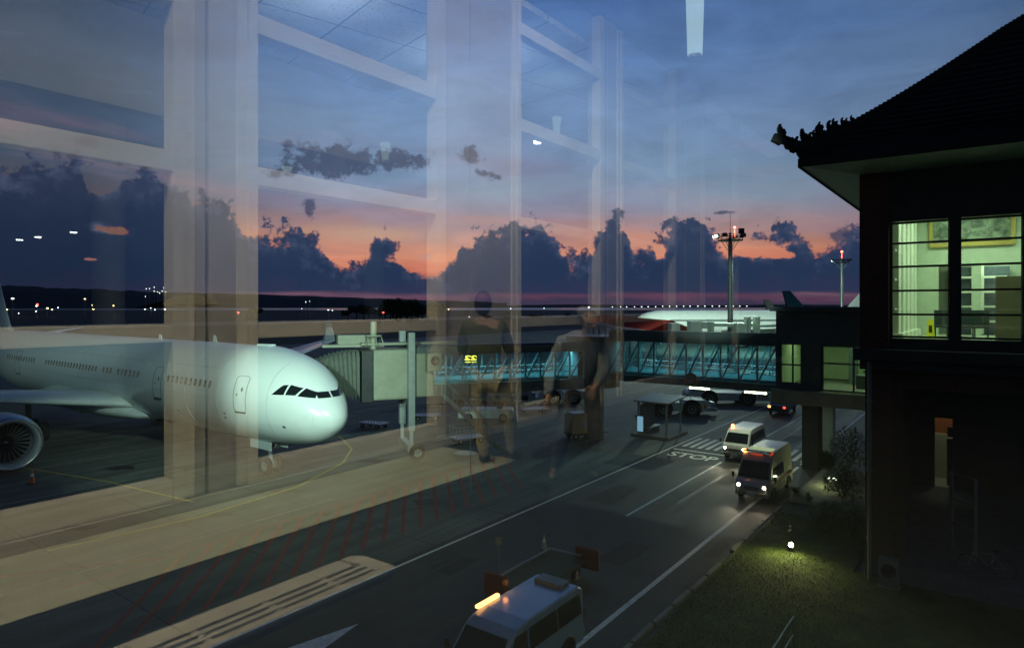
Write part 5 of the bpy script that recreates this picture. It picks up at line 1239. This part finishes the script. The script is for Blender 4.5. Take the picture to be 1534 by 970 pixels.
mb = MB(); mb.box((0, 0, 1.15), (2.4, 1.4, 1.4)); mb.build('case', M['tan'], gp, bevel=.05)
mb = MB(); mb.box((0, 0, 1.9), (2.0, 1.1, .12)); mb.box((0, -.72, 1.2), (1.2, .03, .8)); mb.build('louvre', M['grey_paint'], gp)
mb = MB(); mb.box((0, 0, .38), (2.5, 1.3, .14)); mb.bar((1.2, 0, .35), (2.2, 0, .3), .07); mb.build('chassis', M['dark_metal'], gp)
for x in (-.8, .8):
    for y in (-.6, .6): wheel(gp, (x, y, .27), .27, .16, (0, 1, 0))
for i, (px, py, a_, l) in enumerate(((800, 618, .3, 'empty baggage dolly in the dark between the belt loader and the power unit'), (640, 628, .1, 'dark baggage dolly standing right of the bridge lift column'), (560, 640, -.5, 'dark baggage dolly under the cab of the jet bridge'))):
    p = G(px, py); c = copy_tree(dl); c.location = (p.x, p.y, 0); c.rotation_euler.z = a_; c['label'] = l
for px, py, l in ((655, 606, 'pale container on the apron under the tunnel behind the lift column'), (690, 601, 'pale container left of the grey van')):
    p = G(px, py); t = thing('cargo_container', l, 'container', (p.x, p.y, 0), .1)
    mb = MB(); mb.prism([(-.75, .25), (-.75, 1.85), (.75, 1.85), (.75, .25)], -1.0, .6); mb.prism([(-.75, .9), (-.75, 1.85), (.75, 1.85), (.75, .9)], .6, 1.0); mb.build('shell', M['grey_paint'], t, bevel=.03)
    mb = MB(); mb.box((0, 0, .16), (1.9, 1.5, .12)); mb.build('base', M['dark_metal'], t)
    for x in (-.7, .5):
        for y in (-.6, .6): wheel(t, (x, y, .1), .1, .08)
# orange cone
def cone(label, loc, h=.75, m='orange'):
    t = thing('traffic_cone', label, 'traffic cone', loc); s = h/.75
    MB().box((0, 0, .02*s), (.38*s, .38*s, .04*s)).build('base', M['rubber'], t)
    mb = MB(); mb.ring((0, 0, .04*s), (0, 0, 1), [(0, .15*s), (.68*s, .03*s), (.71*s, .0)], 16); b_ = mb.build('body', M[m], t)
    mb = MB(); mb.ring((0, 0, .04*s), (0, 0, 1), [(.36*s, .093*s), (.50*s, .068*s)], 16); mb.build('reflective_band', M['white_paint'], b_)
    return t
p = G(48, 724); cone('orange traffic cone standing on the apron below the engine', (p.x, p.y, 0), .8)
p = G(815, 822); cone('small pale cone standing left of the low dark trailer', (p.x, p.y, .004), .6, 'grey_paint')
# low trailer with red end boards on the road
tr_ = thing('flatbed_trailer', 'low empty trailer with dark deck and red end boards on the road', 'trailer', W(19.2, 13.0, .004)+Vector((0, 0, 0)), ROAD_A-PI/2)
mb = MB(); mb.box((0, 0, .55), (1.6, 3.6, .1)); mb.build('deck', M['olive'] if 'olive' in M else M.setdefault('olive', mat('olive_deck', (.06, .06, .025), .8, var=.3)), tr_, bevel=.02)
mb = MB(); mb.bar((-.8, -1.8, .68), (-.8, 1.8, .68), .05, .07); mb.bar((-.8, -1.8, .68), (-.2, -1.8, .68), .05, .07); mb.bar((-.8, 1.8, .68), (.6, 1.8, .72), .05, .06); mb.build('edge_rail', M['grey_paint'], tr_)
for y, x in ((1.95, .75), (-1.95, -.5)):
    mb = MB(); mb.box((x, y, .62), (1.0, .12, .8)); o = mb.build('end_board', M['red'], tr_, bevel=.12)
for sx in (-.7, .7):
    for y in (1.2, -1.2): wheel(tr_, (sx, y, .26), .26, .16)
mb = MB(); mb.bar((0, -1.8, .4), (0, -3.0, .35), .08); mb.build('drawbar', M['dark_metal'], tr_)
sp = G(747, 862); sp = thing('sign_post', 'thin dark post with a small pale plate standing left of the low trailer', 'sign', (sp.x, sp.y, .004))
MB().cyl((0, 0, 0), (0, 0, 1.25), .025, n=8).build('post', M['steel'], sp); mb = MB(); mb.box((0, 0, 1.3), (.22, .03, .26), .2); mb.build('plate', M['bridge_light'], sp); MB().cyl((0, 0, 0), (0, 0, .05), .2, n=12).build('base', M['rubber'], sp)
# far boarding bridge seen over the footbridge roof
fj = thing('jet_bridge', 'far white boarding bridge seen over the roof of the glazed footbridge', 'jet bridge', (0, 0, 0))
def fbx(x0, x1, y0, y1, Y, name='section', m='bridge_white', d=2.2):
    a, b = AT(x0, y0, Y), AT(x1, y1, Y); mb = MB(); mb.box(((a.x+b.x)/2, Y+d/2, (a.z+b.z)/2), (abs(b.x-a.x), d, abs(a.z-b.z))); return mb.build(name, M[m], fj, bevel=.04)
M['bridge_white'] = mat('bridge_white_paint', (.62, .70, .6), .5, var=.08)
fbx(1006, 1019, 484, 506, 96); fbx(1035, 1052, 481, 503, 97); fbx(1053, 1061, 482, 492, 96, 'air_unit'); fbx(1062, 1135, 484, 489, 99, 'roof_section', d=2.5); fbx(1066, 1070, 482, 512, 97, 'leg'); fbx(1103, 1123, 484, 508, 98); fbx(1136, 1139, 474, 512, 97, 'leg'); fbx(1122, 1125, 474, 512, 97, 'leg'); fbx(1139, 1200, 486, 490, 101, 'roof_section')
mb = MB()
for i in range(10):
    a = AT(1100+i*2.8, 481, 97.5); mb.bar(a, a-Vector((0, 0, .9)), .05)
mb.bar(AT(1100, 481, 97.5), AT(1126, 481, 97.5), .06); mb.build('railing', M['steel'], fj)
# terminal floodlights (on the terminal roof, out of the frame)
FL = (.66, 1., .86)
fl = thing('roof_floodlight', 'floodlight cluster on the terminal roof above the apron', 'floodlight', W(-12, 3, 16.5))
MB().box((0, 0, 0), (1.4, .5, .6)).build('housing', M['dark_metal'], fl)
lamp('SPOT', W(-12, 3.6, 16.5), 82000, FL, .5, Vector((-21, 43, 5.5)), .72, .5)
lamp('SPOT', W(8, 3.6, 17.5), 32000, FL, .5, Vector((-15, 39.5, 5.5)), .60, .6)
lamp('SPOT', W(8, 3.5, 17.6), 60000, FL, .5, Vector((31, 97, 6)), .30, .5)  # unseen spot added to brighten the far white boarding bridge
lamp('SPOT', W(8, 3.4, 17.5), 3500, (.85, 1, .6), .5, W(24, 30, 0), .9, .9)

# ------------------------------------------------------------------ the glazed hall the photograph is taken from
# The window in front of the camera is real glass; the hall behind the camera is real too and shows in it.
GA = math.radians(-20); GN = Vector((math.sin(GA), math.cos(GA), 0)); GT = Vector((GN.y, -GN.x, 0)); GD = 1.2
def mir(v):
    v = Vector(v); return v-GN*(2*(v.dot(GN)-GD))
def WV(u, v, z): return W(u, v, CH+z)
M['window_glass'] = glass('window_glass', 2.15)
wg = thing('window', 'large clear window pane the whole scene is seen through', 'window', GN*GD+Vector((0, 0, 8.4)), GA*-1)
mb = MB(); mb.box((1.5, 0, 2.9), (9.5, .005, 5.8)); mb.build('pane', M['window_glass'], wg)
mb = MB()
mb.box((1.5, 0, -.06), (9.7, .12, .1)); mb.box((1.5, 0, 5.86), (9.7, .12, .1)); mb.box((-3.31, 0, 2.9), (.1, .12, 5.8)); mb.box((6.31, 0, 2.9), (.1, .12, 5.8)); mb.build('frame', M['black'], wg)
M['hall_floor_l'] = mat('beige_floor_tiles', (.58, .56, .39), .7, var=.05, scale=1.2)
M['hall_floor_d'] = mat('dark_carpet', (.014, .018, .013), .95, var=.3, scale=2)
M['hall_wall'] = mat('hall_wall_paint', (.46, .41, .33), .7, var=.05)
M['hall_dark'] = mat('hall_dark_lining', (.014, .016, .02), .9, var=.2)
def mbuild(mb, name, m, parent=None, **k): return mb.build(name, m, parent, xf=mir, **k)
def wbox(mb, u0, u1, v0, v1, z0, z1):
    c = (WV(u0, v0, z0)+WV(u1, v1, z1))/2; mb.box(c, (abs(u1-u0), abs(v1-v0), abs(z1-z0)), ROAD_A)
D0 = 5.2; FZ = -1.6
def clipfloor(name, v0, v1, z, m, u0=-12, u1=30, thick=.05):
    # keep the slab on the hall's side of the glass
    poly = [W(u0, v0), W(u1, v0), W(u1, v1), W(u0, v1)]; out = []
    for i in range(4):
        a, b = poly[i], poly[(i+1) % 4]; da, db = a.dot(GN)-GD-.12, b.dot(GN)-GD-.12
        if da >= 0: out.append(a)
        if (da > 0) != (db > 0): out.append(a.lerp(b, da/(da-db)))
    mb = MB(); mb.prism_z([(p.x, p.y) for p in out], CH+z, CH+z+thick); return structure(mbuild(mb, name, m))
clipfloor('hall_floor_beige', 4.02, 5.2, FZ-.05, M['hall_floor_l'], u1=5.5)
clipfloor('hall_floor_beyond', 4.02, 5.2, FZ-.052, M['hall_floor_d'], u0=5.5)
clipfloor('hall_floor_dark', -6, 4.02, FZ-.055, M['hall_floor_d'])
clipfloor('hall_ceiling', -6, 5.3, 4.75, M['hall_dark'], thick=.1)
pw = thing('glazed_partition', 'cream painted glazed partition of tall panes and broad pillars mirrored in the window', 'partition', mir(W(5, D0, CH+FZ)))
pw.location = (0, 0, 0)
BAYS = [(-3.6, -.9), (-.2, 2.57), (3.115, 5.53), (7.0, 9.35), (10.0, 12.4), (13.9, 16.3)]
RAILS = [(-1.52, -1.34), (-.275, -.135), (1.05, 1.21), (2.36, 2.53), (3.66, 3.82)]
for i in range(len(BAYS)-1):
    u0, u1 = BAYS[i][1], BAYS[i+1][0]; mb = MB(); um = u0+(u1-u0)*.38
    wbox(mb, u0+.08, um-.012, D0-.02, D0+.25, FZ, 4.75); wbox(mb, um+.012, u1-.08, D0-.03, D0+.25, FZ, 4.75); mbuild(mb, 'pillar', M['hall_wall'], pw)
    mb = MB(); wbox(mb, um-.012, um+.012, D0+.02, D0+.2, FZ, 4.75); mbuild(mb, 'pillar_groove', M['hall_dark'], pw)
for (u0, u1) in BAYS:
    mb = MB(); wbox(mb, u0-.0, u0+.09, D0-.08, D0+.08, FZ+.08, 4.7); wbox(mb, u1-.09, u1, D0-.08, D0+.08, FZ+.08, 4.7)
    wbox(mb, u0-.09, u0-.001, D0-.06, D0+.08, FZ+.08, 4.7); wbox(mb, u1+.001, u1+.09, D0-.06, D0+.08, FZ+.08, 4.7)
    for a, b in RAILS: wbox(mb, u0+.09, u1-.09, D0-.075, D0+.075, a, b)
    mbuild(mb, 'window_frame', M['frame_white'], pw, bevel=.008)
mb = MB(); wbox(mb, -12, 22, D0-.13, D0-.082, FZ, -1.515); mbuild(mb, 'skirting', M['hall_wall'], pw)
# corridor behind the partition
def perfmat():
    m, nt = newmat('perforated_ceiling_tiles'); N, L = nt.nodes.new, nt.links.new
    out = N('ShaderNodeOutputMaterial'); b = N('ShaderNodeBsdfPrincipled'); L(b.outputs[0], out.inputs[0]); b.inputs['Roughness'].default_value = .9
    tc = N('ShaderNodeTexCoord'); vo = N('ShaderNodeTexVoronoi'); vo.inputs['Scale'].default_value = 14; vo.inputs['Randomness'].default_value = .45; L(tc.outputs['Object'], vo.inputs[0])
    mr = N('ShaderNodeMapRange'); mr.inputs[1].default_value = .22; mr.inputs[2].default_value = .3; mr.inputs[3].default_value = .25; mr.inputs[4].default_value = .7; L(vo.outputs['Distance'], mr.inputs[0])
    br = N('ShaderNodeTexBrick'); br.offset = 0; br.inputs['Scale'].default_value = 1; br.inputs['Brick Width'].default_value = 1.2; br.inputs['Row Height'].default_value = 1.2; br.inputs['Mortar Size'].default_value = .012
    br.inputs['Color1'].default_value = (1, 1, 1, 1); br.inputs['Color2'].default_value = (.93, .93, .93, 1); br.inputs['Mortar'].default_value = (.12, .12, .12, 1)
    L(tc.outputs['Object'], br.inputs[0])
    mx = N('ShaderNodeMix'); mx.data_type = 'RGBA'; mx.blend_type = 'MULTIPLY'; mx.inputs[0].default_value = 1; L(br.outputs[0], mx.inputs[6]); L(mr.outputs[0], mx.inputs[7]); L(mx.outputs[2], b.inputs['Base Color']); return m
M['perf'] = perfmat()
mb = MB(); wbox(mb, -12, 22, D0+.3, 10.2, 4.35, 4.45); structure(mbuild(mb, 'corridor_ceiling', M['perf']))
mb = MB(); wbox(mb, -12, 22, 10.2, 10.4, 2.9, 4.5); mbuild(mb, 'ceiling_beam', M['hall_wall'], tag(bpy.data.objects.new('corridor_beam', None), 'deep ceiling beam beyond the mirrored glazed partition', 'beam')); C.objects.link(bpy.data.objects['corridor_beam'])
mb = MB(); wbox(mb, -12, 22, D0+.3, 40, FZ-.1, FZ-.04); structure(mbuild(mb, 'corridor_floor', M['hall_dark']))
mb = MB(); wbox(mb, -12, 22, 10.4, 40, 3.35, 3.45); structure(mbuild(mb, 'lobby_ceiling', M['hall_dark']))
mb = MB(); wbox(mb, -12, 22, 40, 40.2, FZ, 4.6); wbox(mb, 22, 22.2, -6, 40, FZ, 4.85); wbox(mb, -12.2, -12, -2, 40, FZ, 4.85); structure(mbuild(mb, 'hall_end_wall', M['hall_dark']))
for (u, v, zt) in ((4.3, 10.9, 3.3), (9.6, 10.9, 3.3)):
    mb = MB(); mb.cyl(W(u, v, CH+FZ), W(u, v, CH+zt), .22, n=18); o = tag(mbuild(mb, 'round_column', M['blockwall']), 'faint round column mirrored through the glazed partition', 'column', 'round columns behind the partition')
M['sconce'] = emat('wall_lamp_glow', (.72, 1, .75), .55); M['sconce2'] = emat('bright_lamp_glow', (.72, 1, .85), 1.5); M['downl'] = emat('downlight_glow', (.9, 1, .95), 9)
for i, (px, py, Y, hgt, l) in enumerate(((577, 228, 11.5, .16, 'soft green white uplight mirrored above the dark flat cloud'), (834, 190, 12.5, .18, 'soft white uplight mirrored in the pane right of the broad pillar'), (1041, 28, 9.8, .55, 'bright pale hanging lamp mirrored at the top of the window'), (430, 255, 11, .05, 'faint round uplight mirrored left of the flat dark cloud'))):
    c = AT(px, py, Y); t = thing('wall_lamp', l, 'lamp', mir(c)); mb = MB(); mb.cyl(c-Vector((0, 0, hgt)), c+Vector((0, 0, hgt)), .05 if i != 2 else .11, .09 if i != 2 else .14, 14); mb.v = [mir(v)-mir(c) for v in mb.v]; mb.build('shade', M['sconce2' if i == 2 else 'sconce'], t)
    mb = MB(); mb.cyl(c-Vector((0, 0, hgt+.05)), c-Vector((0, 0, hgt)), .1, n=12); mb.v = [mir(v)-mir(c) for v in mb.v]; mb.build('base', M['grey_paint'], t)
    if i != 3: lamp('SPOT', mir(c+Vector((0, -.3, -.2))), 16, (.7, 1, .85), .1, mir(c+Vector((0, .6, 2.5))), 1.2, 1)
for px, py in ((3, 363), (29, 360), (57, 356), (66, 378), (89, 376.5), (110, 349), (161, 248), (805, 215), (560, 249), (923, 302)):
    zc = 3.3 if px < 500 else 3.3; Y = zc*F/(HY-py); c = AT(px, py, Y)
    mb = MB(); mb.cyl(c, c+Vector((0, 0, .06)), .0035*Y+.03, n=12); o = tag(mbuild(mb, 'downlight', M['downl']), 'tiny ceiling downlight mirrored as a short bright dash in the window', 'lamp', 'downlights mirrored in the window')
# slotted grille box
gr_ = thing('air_grille', 'long cream slotted air grille with a cut corner mirrored at the bottom of the window', 'air grille')
mb = MB(); z0, z1 = -1.118, -1.10
V0, V1 = 2.04, 2.29; UE = 1.92
strips = [(2.04, 2.083), (2.105, 2.128), (2.15, 2.173), (2.195, 2.29)]
for i, (a, b) in enumerate(strips): wbox(mb, -1.2, UE-.075-(.03 if i == 3 else 0), a, b, z0, z1)
for u in (-.7, -.43, -.16, .11, .38, .65, .87, 1.13, 1.40, 1.66): wbox(mb, u-.012, u+.012, 2.083, 2.195, z0-.006, z1-.003)
e = [W(UE-.09, 2.29), W(UE-.04, 2.29), W(UE, 2.24), W(UE, 2.04), W(UE-.075, 2.04), W(UE-.075, 2.20)]
mb.prism_z([(p.x, p.y) for p in e], CH+z0, CH+z1)
mbuild(mb, 'slotted_top', M['frame_white'], gr_)
mb = MB(); wbox(mb, -1.2, UE-.01, 2.046, 2.07, -1.145, -1.119); mbuild(mb, 'front_lip', M['hall_wall'], gr_)
for u in (.5, -.3): mb = MB(); wbox(mb, u-.012, u+.012, 2.14, 2.165, FZ, -1.119); mbuild(mb, 'leg', M['hall_dark'], gr_)
# lit row number
tm = text_mesh('22', .085); cc = AT(705, 536, 5.6)
gs = thing('number_display', 'small yellow lit number display reading 22 mirrored over the jet bridge', 'sign', mir(cc))
def numxf(v):
    # readable in the hall, so it shows reversed in the glass
    return mir(cc+Vector((-v.x*1.25, 0, v.y*.62)))-mir(cc)
M['num'] = emat('yellow_digits', (.9, 1, .05), 10)
tm.build('digits', M['num'], gs, xf=numxf)
mb = MB(); mb.box(cc+Vector((0, .015, .0)), (.15, .012, .085)); mb.v = [mir(v)-mir(cc) for v in mb.v]; mb.build('case', M['black'], gs)
mb = MB(); mb.box(cc+Vector((-.0, .0, -.034)), (.10, .006, .004)); mb.v = [mir(v)-mir(cc) for v in mb.v]; mb.build('underline', M['num'], gs)
MB().cyl((0, 0, -1.14), (0, 0, -.04), .005, n=8).build('post', M['steel'], gs)
# ---- people in the hall, mirrored in the glass
M['skin'] = mat('skin', (.42, .26, .17), .6, var=.05); M['hair'] = mat('dark_hair', (.008, .008, .01), .6, var=.3, scale=30); M['olive_shirt'] = mat('olive_shirt', (.10, .11, .045), .85, var=.15, scale=6); M['khaki'] = mat('khaki_trousers', (.55, .45, .26), .85, var=.12, scale=6); M['shoe'] = mat('dark_shoe', (.02, .02, .02), .5)
M['palegrey'] = mat('pale_grey_hoodie', (.26, .28, .29), .9, var=.12, scale=6); M['darktrs'] = mat('grey_trousers', (.12, .12, .11), .9, var=.2)
def skin_obj(name, verts, edges, radii, m, parent, sub=2):
    me = bpy.data.meshes.new(name); me.from_pydata([tuple(v) for v in verts], edges, []); o = bpy.data.objects.new(name, me); C.objects.link(o); o.parent = parent
    md = o.modifiers.new('skin', 'SKIN'); sk = me.skin_vertices[0].data if me.skin_vertices else None
    if sk is None:
        bm = bmesh.new(); bm.from_mesh(me); bm.verts.layers.skin.verify(); bm.to_mesh(me); bm.free(); sk = me.skin_vertices[0].data
    for i, r in enumerate(radii): sk[i].radius = (r, r) if isinstance(r, (int, float)) else r
    sk[0].use_root = True; md.use_smooth_shade = True
    s = o.modifiers.new('sub', 'SUBSURF'); s.levels = sub; s.render_levels = sub
    me.materials.append(m); return o
def person(label, base, J, mats, hair_long=False):
    """J: joints in virtual coords relative to base (X right, Y away, Z up)"""
    origin = mir(base); t = thing('person', label, 'person', origin)
    q = lambda v: mir(base+Vector(v))-origin
    N_ = ['pelvis', 'waist', 'chest', 'neck', 'head', 'lsh', 'lel', 'lwr', 'rsh', 'rel', 'rwr', 'lhip', 'lkn', 'lan', 'ltoe', 'rhip', 'rkn', 'ran', 'rtoe']
    Ra = dict(pelvis=.13, waist=.125, chest=.15, neck=.058, head=.07, lsh=.065, lel=.043, lwr=.028, rsh=.065, rel=.043, rwr=.028, lhip=.09, lkn=.06, lan=.042, ltoe=.035, rhip=.09, rkn=.06, ran=.042, rtoe=.035)
    idx = {n: i for i, n in enumerate(N_)}
    Ed = [('pelvis', 'waist'), ('waist', 'chest'), ('chest', 'neck'), ('neck', 'head'), ('chest', 'lsh'), ('lsh', 'lel'), ('lel', 'lwr'), ('chest', 'rsh'), ('rsh', 'rel'), ('rel', 'rwr'), ('pelvis', 'lhip'), ('lhip', 'lkn'), ('lkn', 'lan'), ('lan', 'ltoe'), ('pelvis', 'rhip'), ('rhip', 'rkn'), ('rkn', 'ran'), ('ran', 'rtoe')]
    vs = [q(J[n]) for n in N_]; ed = [(idx[a], idx[b]) for a, b in Ed]; rd = [Ra[n] for n in N_]
    # five fingers on each wrist
    for wr, el in (('lwr', 'lel'), ('rwr', 'rel')):
        w_, e_ = Vector(J[wr]), Vector(J[el]); d = (w_-e_).normalized(); sd = d.cross(Vector((0, 1, 0))); sd = sd.normalized() if sd.length > .1 else Vector((1, 0, 0))
        pi_ = len(vs); vs.append(q(w_+d*.06)); rd.append((.035, .02)); ed.append((idx[wr], pi_))
        for k_, (off, ln) in enumerate(((-.03, .075), (-.01, .088), (.012, .08), (.032, .062))):
            a = len(vs); vs += [q(w_+d*.10+sd*off), q(w_+d*(.10+ln*.55)+sd*off*1.15), q(w_+d*(.10+ln*.9)+sd*off*1.1+Vector((0, .015, 0)))]; rd += [.010, .009, .008]; ed += [(pi_, a), (a, a+1), (a+1, a+2)]
        a = len(vs); vs += [q(w_+d*.05-sd*.045), q(w_+d*.10-sd*.062)]; rd += [.012, .009]; ed += [(pi_, a), (a, a+1)]
    body = skin_obj('body', vs, ed, rd, mats[0], t)
    hd = Vector(J['head']); ax = (hd-Vector(J['neck'])).normalized(); hc = hd+ax*.06; fw = Vector(J.get('look', (0, 1, 0))).normalized()
    mb = MB(); mb.ball((0, 0, 0), .105, 18, (.78, .95, 1.18))
    rq = Vector((0, 1, 0)).rotation_difference(fw).to_matrix()
    def hx(v): return q(hc+rq @ v)
    mb.ball((0, .098, -.012), .016, 8, (.8, 1.1, 1.5)); mb.ball((.085, .0, -.01), .02, 8, (.4, .8, 1.3)); mb.ball((-.085, .0, -.01), .02, 8, (.4, .8, 1.3)); mb.ball((0, .085, -.065), .02, 8, (1.2, .5, .4))
    h_ = mb.build('head', mats[0], t, xf=hx)
    for sx in (-.033, .033): e_ = MB(); e_.ball((sx, .086, .012), .011, 8); e_.build('eye', M['shoe'], h_, xf=hx)
    mb = MB(); mb.ball((0, -.018, .022), .112, 18, (.82, .95, 1.12)); mb.ball((0, -.05, -.02), .085, 14, (1, .7, 1.1 if not hair_long else 1.9)); mb.build('hair', M['hair'] if not hair_long else mats[3], t, xf=hx)
    def sub(names, rads, m, name):
        id2 = {n: i for i, n in enumerate(names)}; skin_obj(name, [q(J[n]) for n in names], [(id2[a], id2[b]) for a, b in Ed if a in id2 and b in id2], rads, m, t)
    if hair_long: sub(['waist', 'chest', 'lsh', 'lel', 'rsh', 'rel', 'pelvis', 'lwr', 'rwr', 'neck'], [.155, .18, .09, .066, .09, .066, .16, .045, .045, .085], mats[1], 'hooded_top')
    else: sub(['waist', 'chest', 'lsh', 'lel', 'rsh', 'rel', 'pelvis'], [.145, .17, .082, .058, .082, .058, .15], mats[1], 'shirt')
    sub(['pelvis', 'lhip', 'lkn', 'lan', 'rhip', 'rkn', 'ran'], [.148, .108, .08, .062, .108, .08, .062], mats[2], 'trousers')
    for a, b in (('lan', 'ltoe'), ('ran', 'rtoe')):
        pa, pb = Vector(J[a]), Vector(J[b]); skin_obj('shoe', [q(pa+Vector((0, 0, -.02))-(pb-pa)*.2), q(pa.lerp(pb, .5)+Vector((0, 0, -.015))), q(pb)], [(0, 1), (1, 2)], [(.068, .06), (.064, .05), (.055, .042)], M['shoe'], t)
    return t
FLZ = CH+FZ
b1 = Vector(((728-CX)/F*6.6, 6.6, FLZ))
person('person in olive shirt and khaki trousers standing legs apart, mirrored in the window', b1, dict(pelvis=(.02, 0, .93), waist=(.0, .0, 1.08), chest=(-.02, .0, 1.30), neck=(-.03, .02, 1.47), head=(-.03, .03, 1.56), lsh=(-.20, 0, 1.40), lel=(-.25, .06, 1.12), lwr=(-.18, .22, .95), rsh=(.16, 0, 1.40), rel=(.25, .05, 1.12), rwr=(.20, .2, .95),
       lhip=(-.08, 0, .88), lkn=(-.07, .02, .48), lan=(-.02, .05, .08), ltoe=(-.03, .2, .035), rhip=(.12, 0, .88), rkn=(.24, .05, .50), ran=(.26, .22, .08), rtoe=(.36, .32, .035), look=(.1, 1, 0)), (M['skin'], M['olive_shirt'], M['khaki']))
b2 = Vector(((868-CX)/F*6.0, 6.0, FLZ))
person('person in pale top and grey trousers leaning forward, mirrored beside the rotunda', b2, dict(pelvis=(.02, .1, .88), waist=(.0, .06, 1.02), chest=(.02, -.02, 1.22), neck=(.06, -.10, 1.36), head=(.08, -.15, 1.41), lsh=(-.16, -.02, 1.26), lel=(-.27, -.05, 1.02), lwr=(-.30, -.18, .80), rsh=(.20, -.02, 1.28), rel=(.22, -.1, 1.02), rwr=(.12, -.25, .90),
       lhip=(-.08, .1, .84), lkn=(-.14, -.02, .47), lan=(-.22, .1, .08), ltoe=(-.26, -.05, .035), rhip=(.11, .1, .84), rkn=(.12, .0, .46), ran=(.14, .14, .08), rtoe=(.15, 0, .035), look=(.15, -1, -.4)), (M['skin'], M['palegrey'], M['darktrs'], M['palegrey']), True)
# hall lighting (real ceiling panels, then lamps without fixtures)
WARM = (1, .91, .66)
M['panel'] = emat('hall_ceiling_panel', WARM, 5)
for u, v, e in ((-2.5, 2.9, 240), (1.2, 3.0, 270), (4.4, 3.1, 150), (7.4, 3.3, 34)):
    c = mir(WV(u, v, 4.5)); l = lamp('AREA', c, e, WARM, .5, c-Vector((0, 0, 1))+(mir(WV(u, D0, 4.5))-c).normalized()*.45, sizey=1.4)
    mb = MB(); wbox(mb, u-.7, u+.7, v-.2, v+.2, 4.62, 4.70); tag(mbuild(mb, 'ceiling_panel', M['panel']), 'bright ceiling panel in the hall behind the camera', 'ceiling lamp', 'ceiling panels of the hall')
for u, e in ((-2, 26), (2.5, 30), (5.5, 34), (8.5, 30)): lamp('AREA', mir(WV(u, 7.2, 3.6)), e, (.7, .9, 1.), 1.2, mir(WV(u, 8.2, 8)))
lamp('AREA', mir(WV(1.0, 1.9, 1.2)), 10, WARM, .3, mir(WV(.8, 2.15, -1.1)))  # extra lamp without a fixture, added to brighten the air grille

# ------------------------------------------------------------------ render settings
SC.render.engine = 'CYCLES'
SC.cycles.use_denoising = True; SC.cycles.denoiser = 'OPENIMAGEDENOISE'
SC.cycles.use_adaptive_sampling = False; SC.cycles.max_bounces = 8; SC.cycles.transparent_max_bounces = 16; SC.cycles.diffuse_bounces = 3; SC.cycles.glossy_bounces = 4
SC.cycles.sample_clamp_indirect = 4; SC.cycles.caustics_reflective = False; SC.cycles.caustics_refractive = False
SC.view_settings.view_transform = 'Standard'; SC.view_settings.look = 'None'; SC.view_settings.exposure = 0; SC.view_settings.gamma = 1
